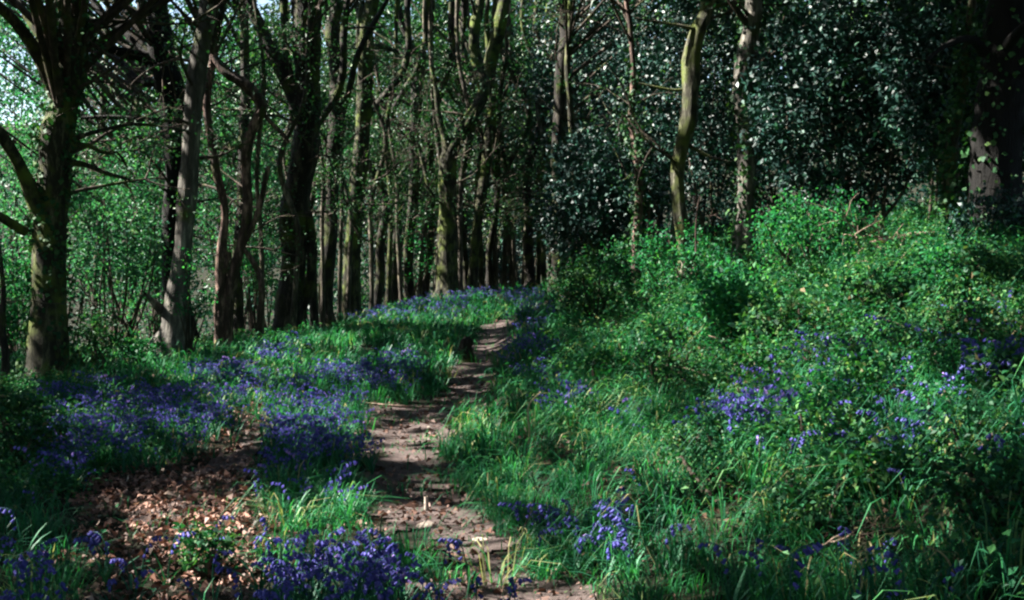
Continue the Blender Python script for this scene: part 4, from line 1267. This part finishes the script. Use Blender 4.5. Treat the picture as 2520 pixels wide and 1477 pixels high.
stick('fallen_branch', 'short pinkish stick above the dark hollow near the bottom right', 'stick', [(1960, 1385, 6), (2020, 1345, 8), (2080, 1325, 8), (2110, 1300, 5)], float(ground(2020, 1380)[1]) - .12, 'dead', side=2)
stick('dead_stalk', 'arched dry stalk over the bottom right corner grass', 'stalk', [(2340, 1470, 6), (2345, 1410, 6), (2320, 1365, 5), (2280, 1345, 4)], float(ground(2340, 1470)[1]) - .05, 'straw')
stick('dead_stalk', 'bare reddish shoot rising from the bush at the leaning mossy trunk', 'shoot', [(1712, 620, 5), (1712, 560, 5), (1716, 510, 4), (1722, 480, 3)], 18.5, 'bark_red', side=2)
stick('peg', 'short pale upright stick standing in the middle of the path', 'stick', [(1049, 1268, 11), (1049, 1245, 12), (1048, 1222, 10)], float(ground(1049, 1262)[1]), 'stone')
stick('fallen_branch', 'dark stick lying across the near end of the path', 'stick', [(1190, 1412, 7), (1250, 1402, 9), (1320, 1392, 6)], float(ground(1250, 1408)[1]), 'bark', side=1)
stick('fallen_branch', 'thin pale root across the path where the shade begins', 'stick', [(900, 992, 5), (960, 998, 6), (1040, 1002, 6), (1090, 1000, 4)], float(ground(1000, 1003)[1]) - .1, 'dead')


def stone(name, label, cat, zx, zy, w, h, mat):
    b = ground(zx, zy)
    rx = w * ZX / FPX * b[1] / 2; rz = h * ZY / FPX * b[1] / 2
    th = np.linspace(0, np.pi, 9); P = np.stack([0 * th, 0 * th, -np.cos(th)], 1) * rz
    V, F = tube(P, np.maximum(np.sin(th), .02), 12)
    V = V.reshape(9, 12, 3)
    a = np.linspace(0, 2 * np.pi, 12, endpoint=False)
    for i in range(9):
        rr = max(math.sin(th[i]), .02) * (1 + .22 * vnoise(np.cos(a) * 1.5 + 4, np.sin(a) * 1.5 + th[i] * 2, int(zx)))
        V[i] = np.stack([np.cos(a) * rr * rx, np.sin(a) * rr * rx * .8, np.full(12, -math.cos(th[i]) * rz) * (1 + .2 * vnoise(a, a * 0, 3))], 1)
    o = build(name, V.reshape(-1, 3) + b + np.array([0, 0, rz * .6]), F, M[mat], loc=b, smooth=True)
    return tag(o, label, cat)


stone('stone', 'pale flat stone lying on the path below the upright stick', 'stone', 1050, 1303, 46, 24, 'stone')
stone('stone', 'small pale stone on the near right edge of the path', 'stone', 1180, 1335, 44, 14, 'stone')
stone('stone', 'small pale pebble at the left edge of the shaded path', 'stone', 1057 - 2, 1055, 9, 8, 'stone')
stone('stone', 'pale pinkish stone at the bottom edge of the right bank', 'stone', 1910, 1440, 30, 20, 'stone')
stone('stone', 'small pale stone above the yellowed grass on the bank', 'stone', 1386, 1098, 22, 22, 'stone')

# tree stump beside the upper path
b = ground(1148, 892)
root = empty('tree_stump', b, 'small dark rotten stump standing at the left side of the upper path', 'stump')
s = FPX / b[1]
hh = 64 * ZY / s; ww = 34 * ZX / s / 2
P = np.array([[0, 0, -.05], [0, 0, hh * .3], [-.02, 0, hh * .6], [.02, 0, hh * .85], [.04, .0, hh]])
V, F = tube(spline(P, 14), np.interp(np.linspace(0, 1, 14), [0, .2, .6, .85, 1], [1.5, 1.05, .9, .6, .12]) * ww, 12, .09, .16)
build('body', V, F, bk, parent=root, smooth=True)
V, F = tube(spline([[-ww * .9, -.05, -.02], [-ww * .5, -.05, hh * .5], [-ww * .2, -.03, hh * 1.05]], 8), np.linspace(ww * .35, ww * .08, 8), 6, .1)
build('splinter', V, F, M['dead'], parent=root, smooth=True)

# pale dead leaf caught on the bank
b = ground(2055, 1195)
q = b + np.array([0, -.05, .12])
k = 5
V, F = leaves(q + rng.normal(0, .03, (k, 3)), rng.normal(0, 1, (k, 3)), unit(rng.normal(0, .5, (k, 3)) + np.array([-.5, -.5, .7])), np.full(k, .09), np.full(k, .06), .18)
tag(build('dead_leaf', V, F, M['litter'], np.array([1, .98, 1, .7, .6]), loc=b), 'curled cream dead leaf caught in the grass of the right bank', 'leaf')
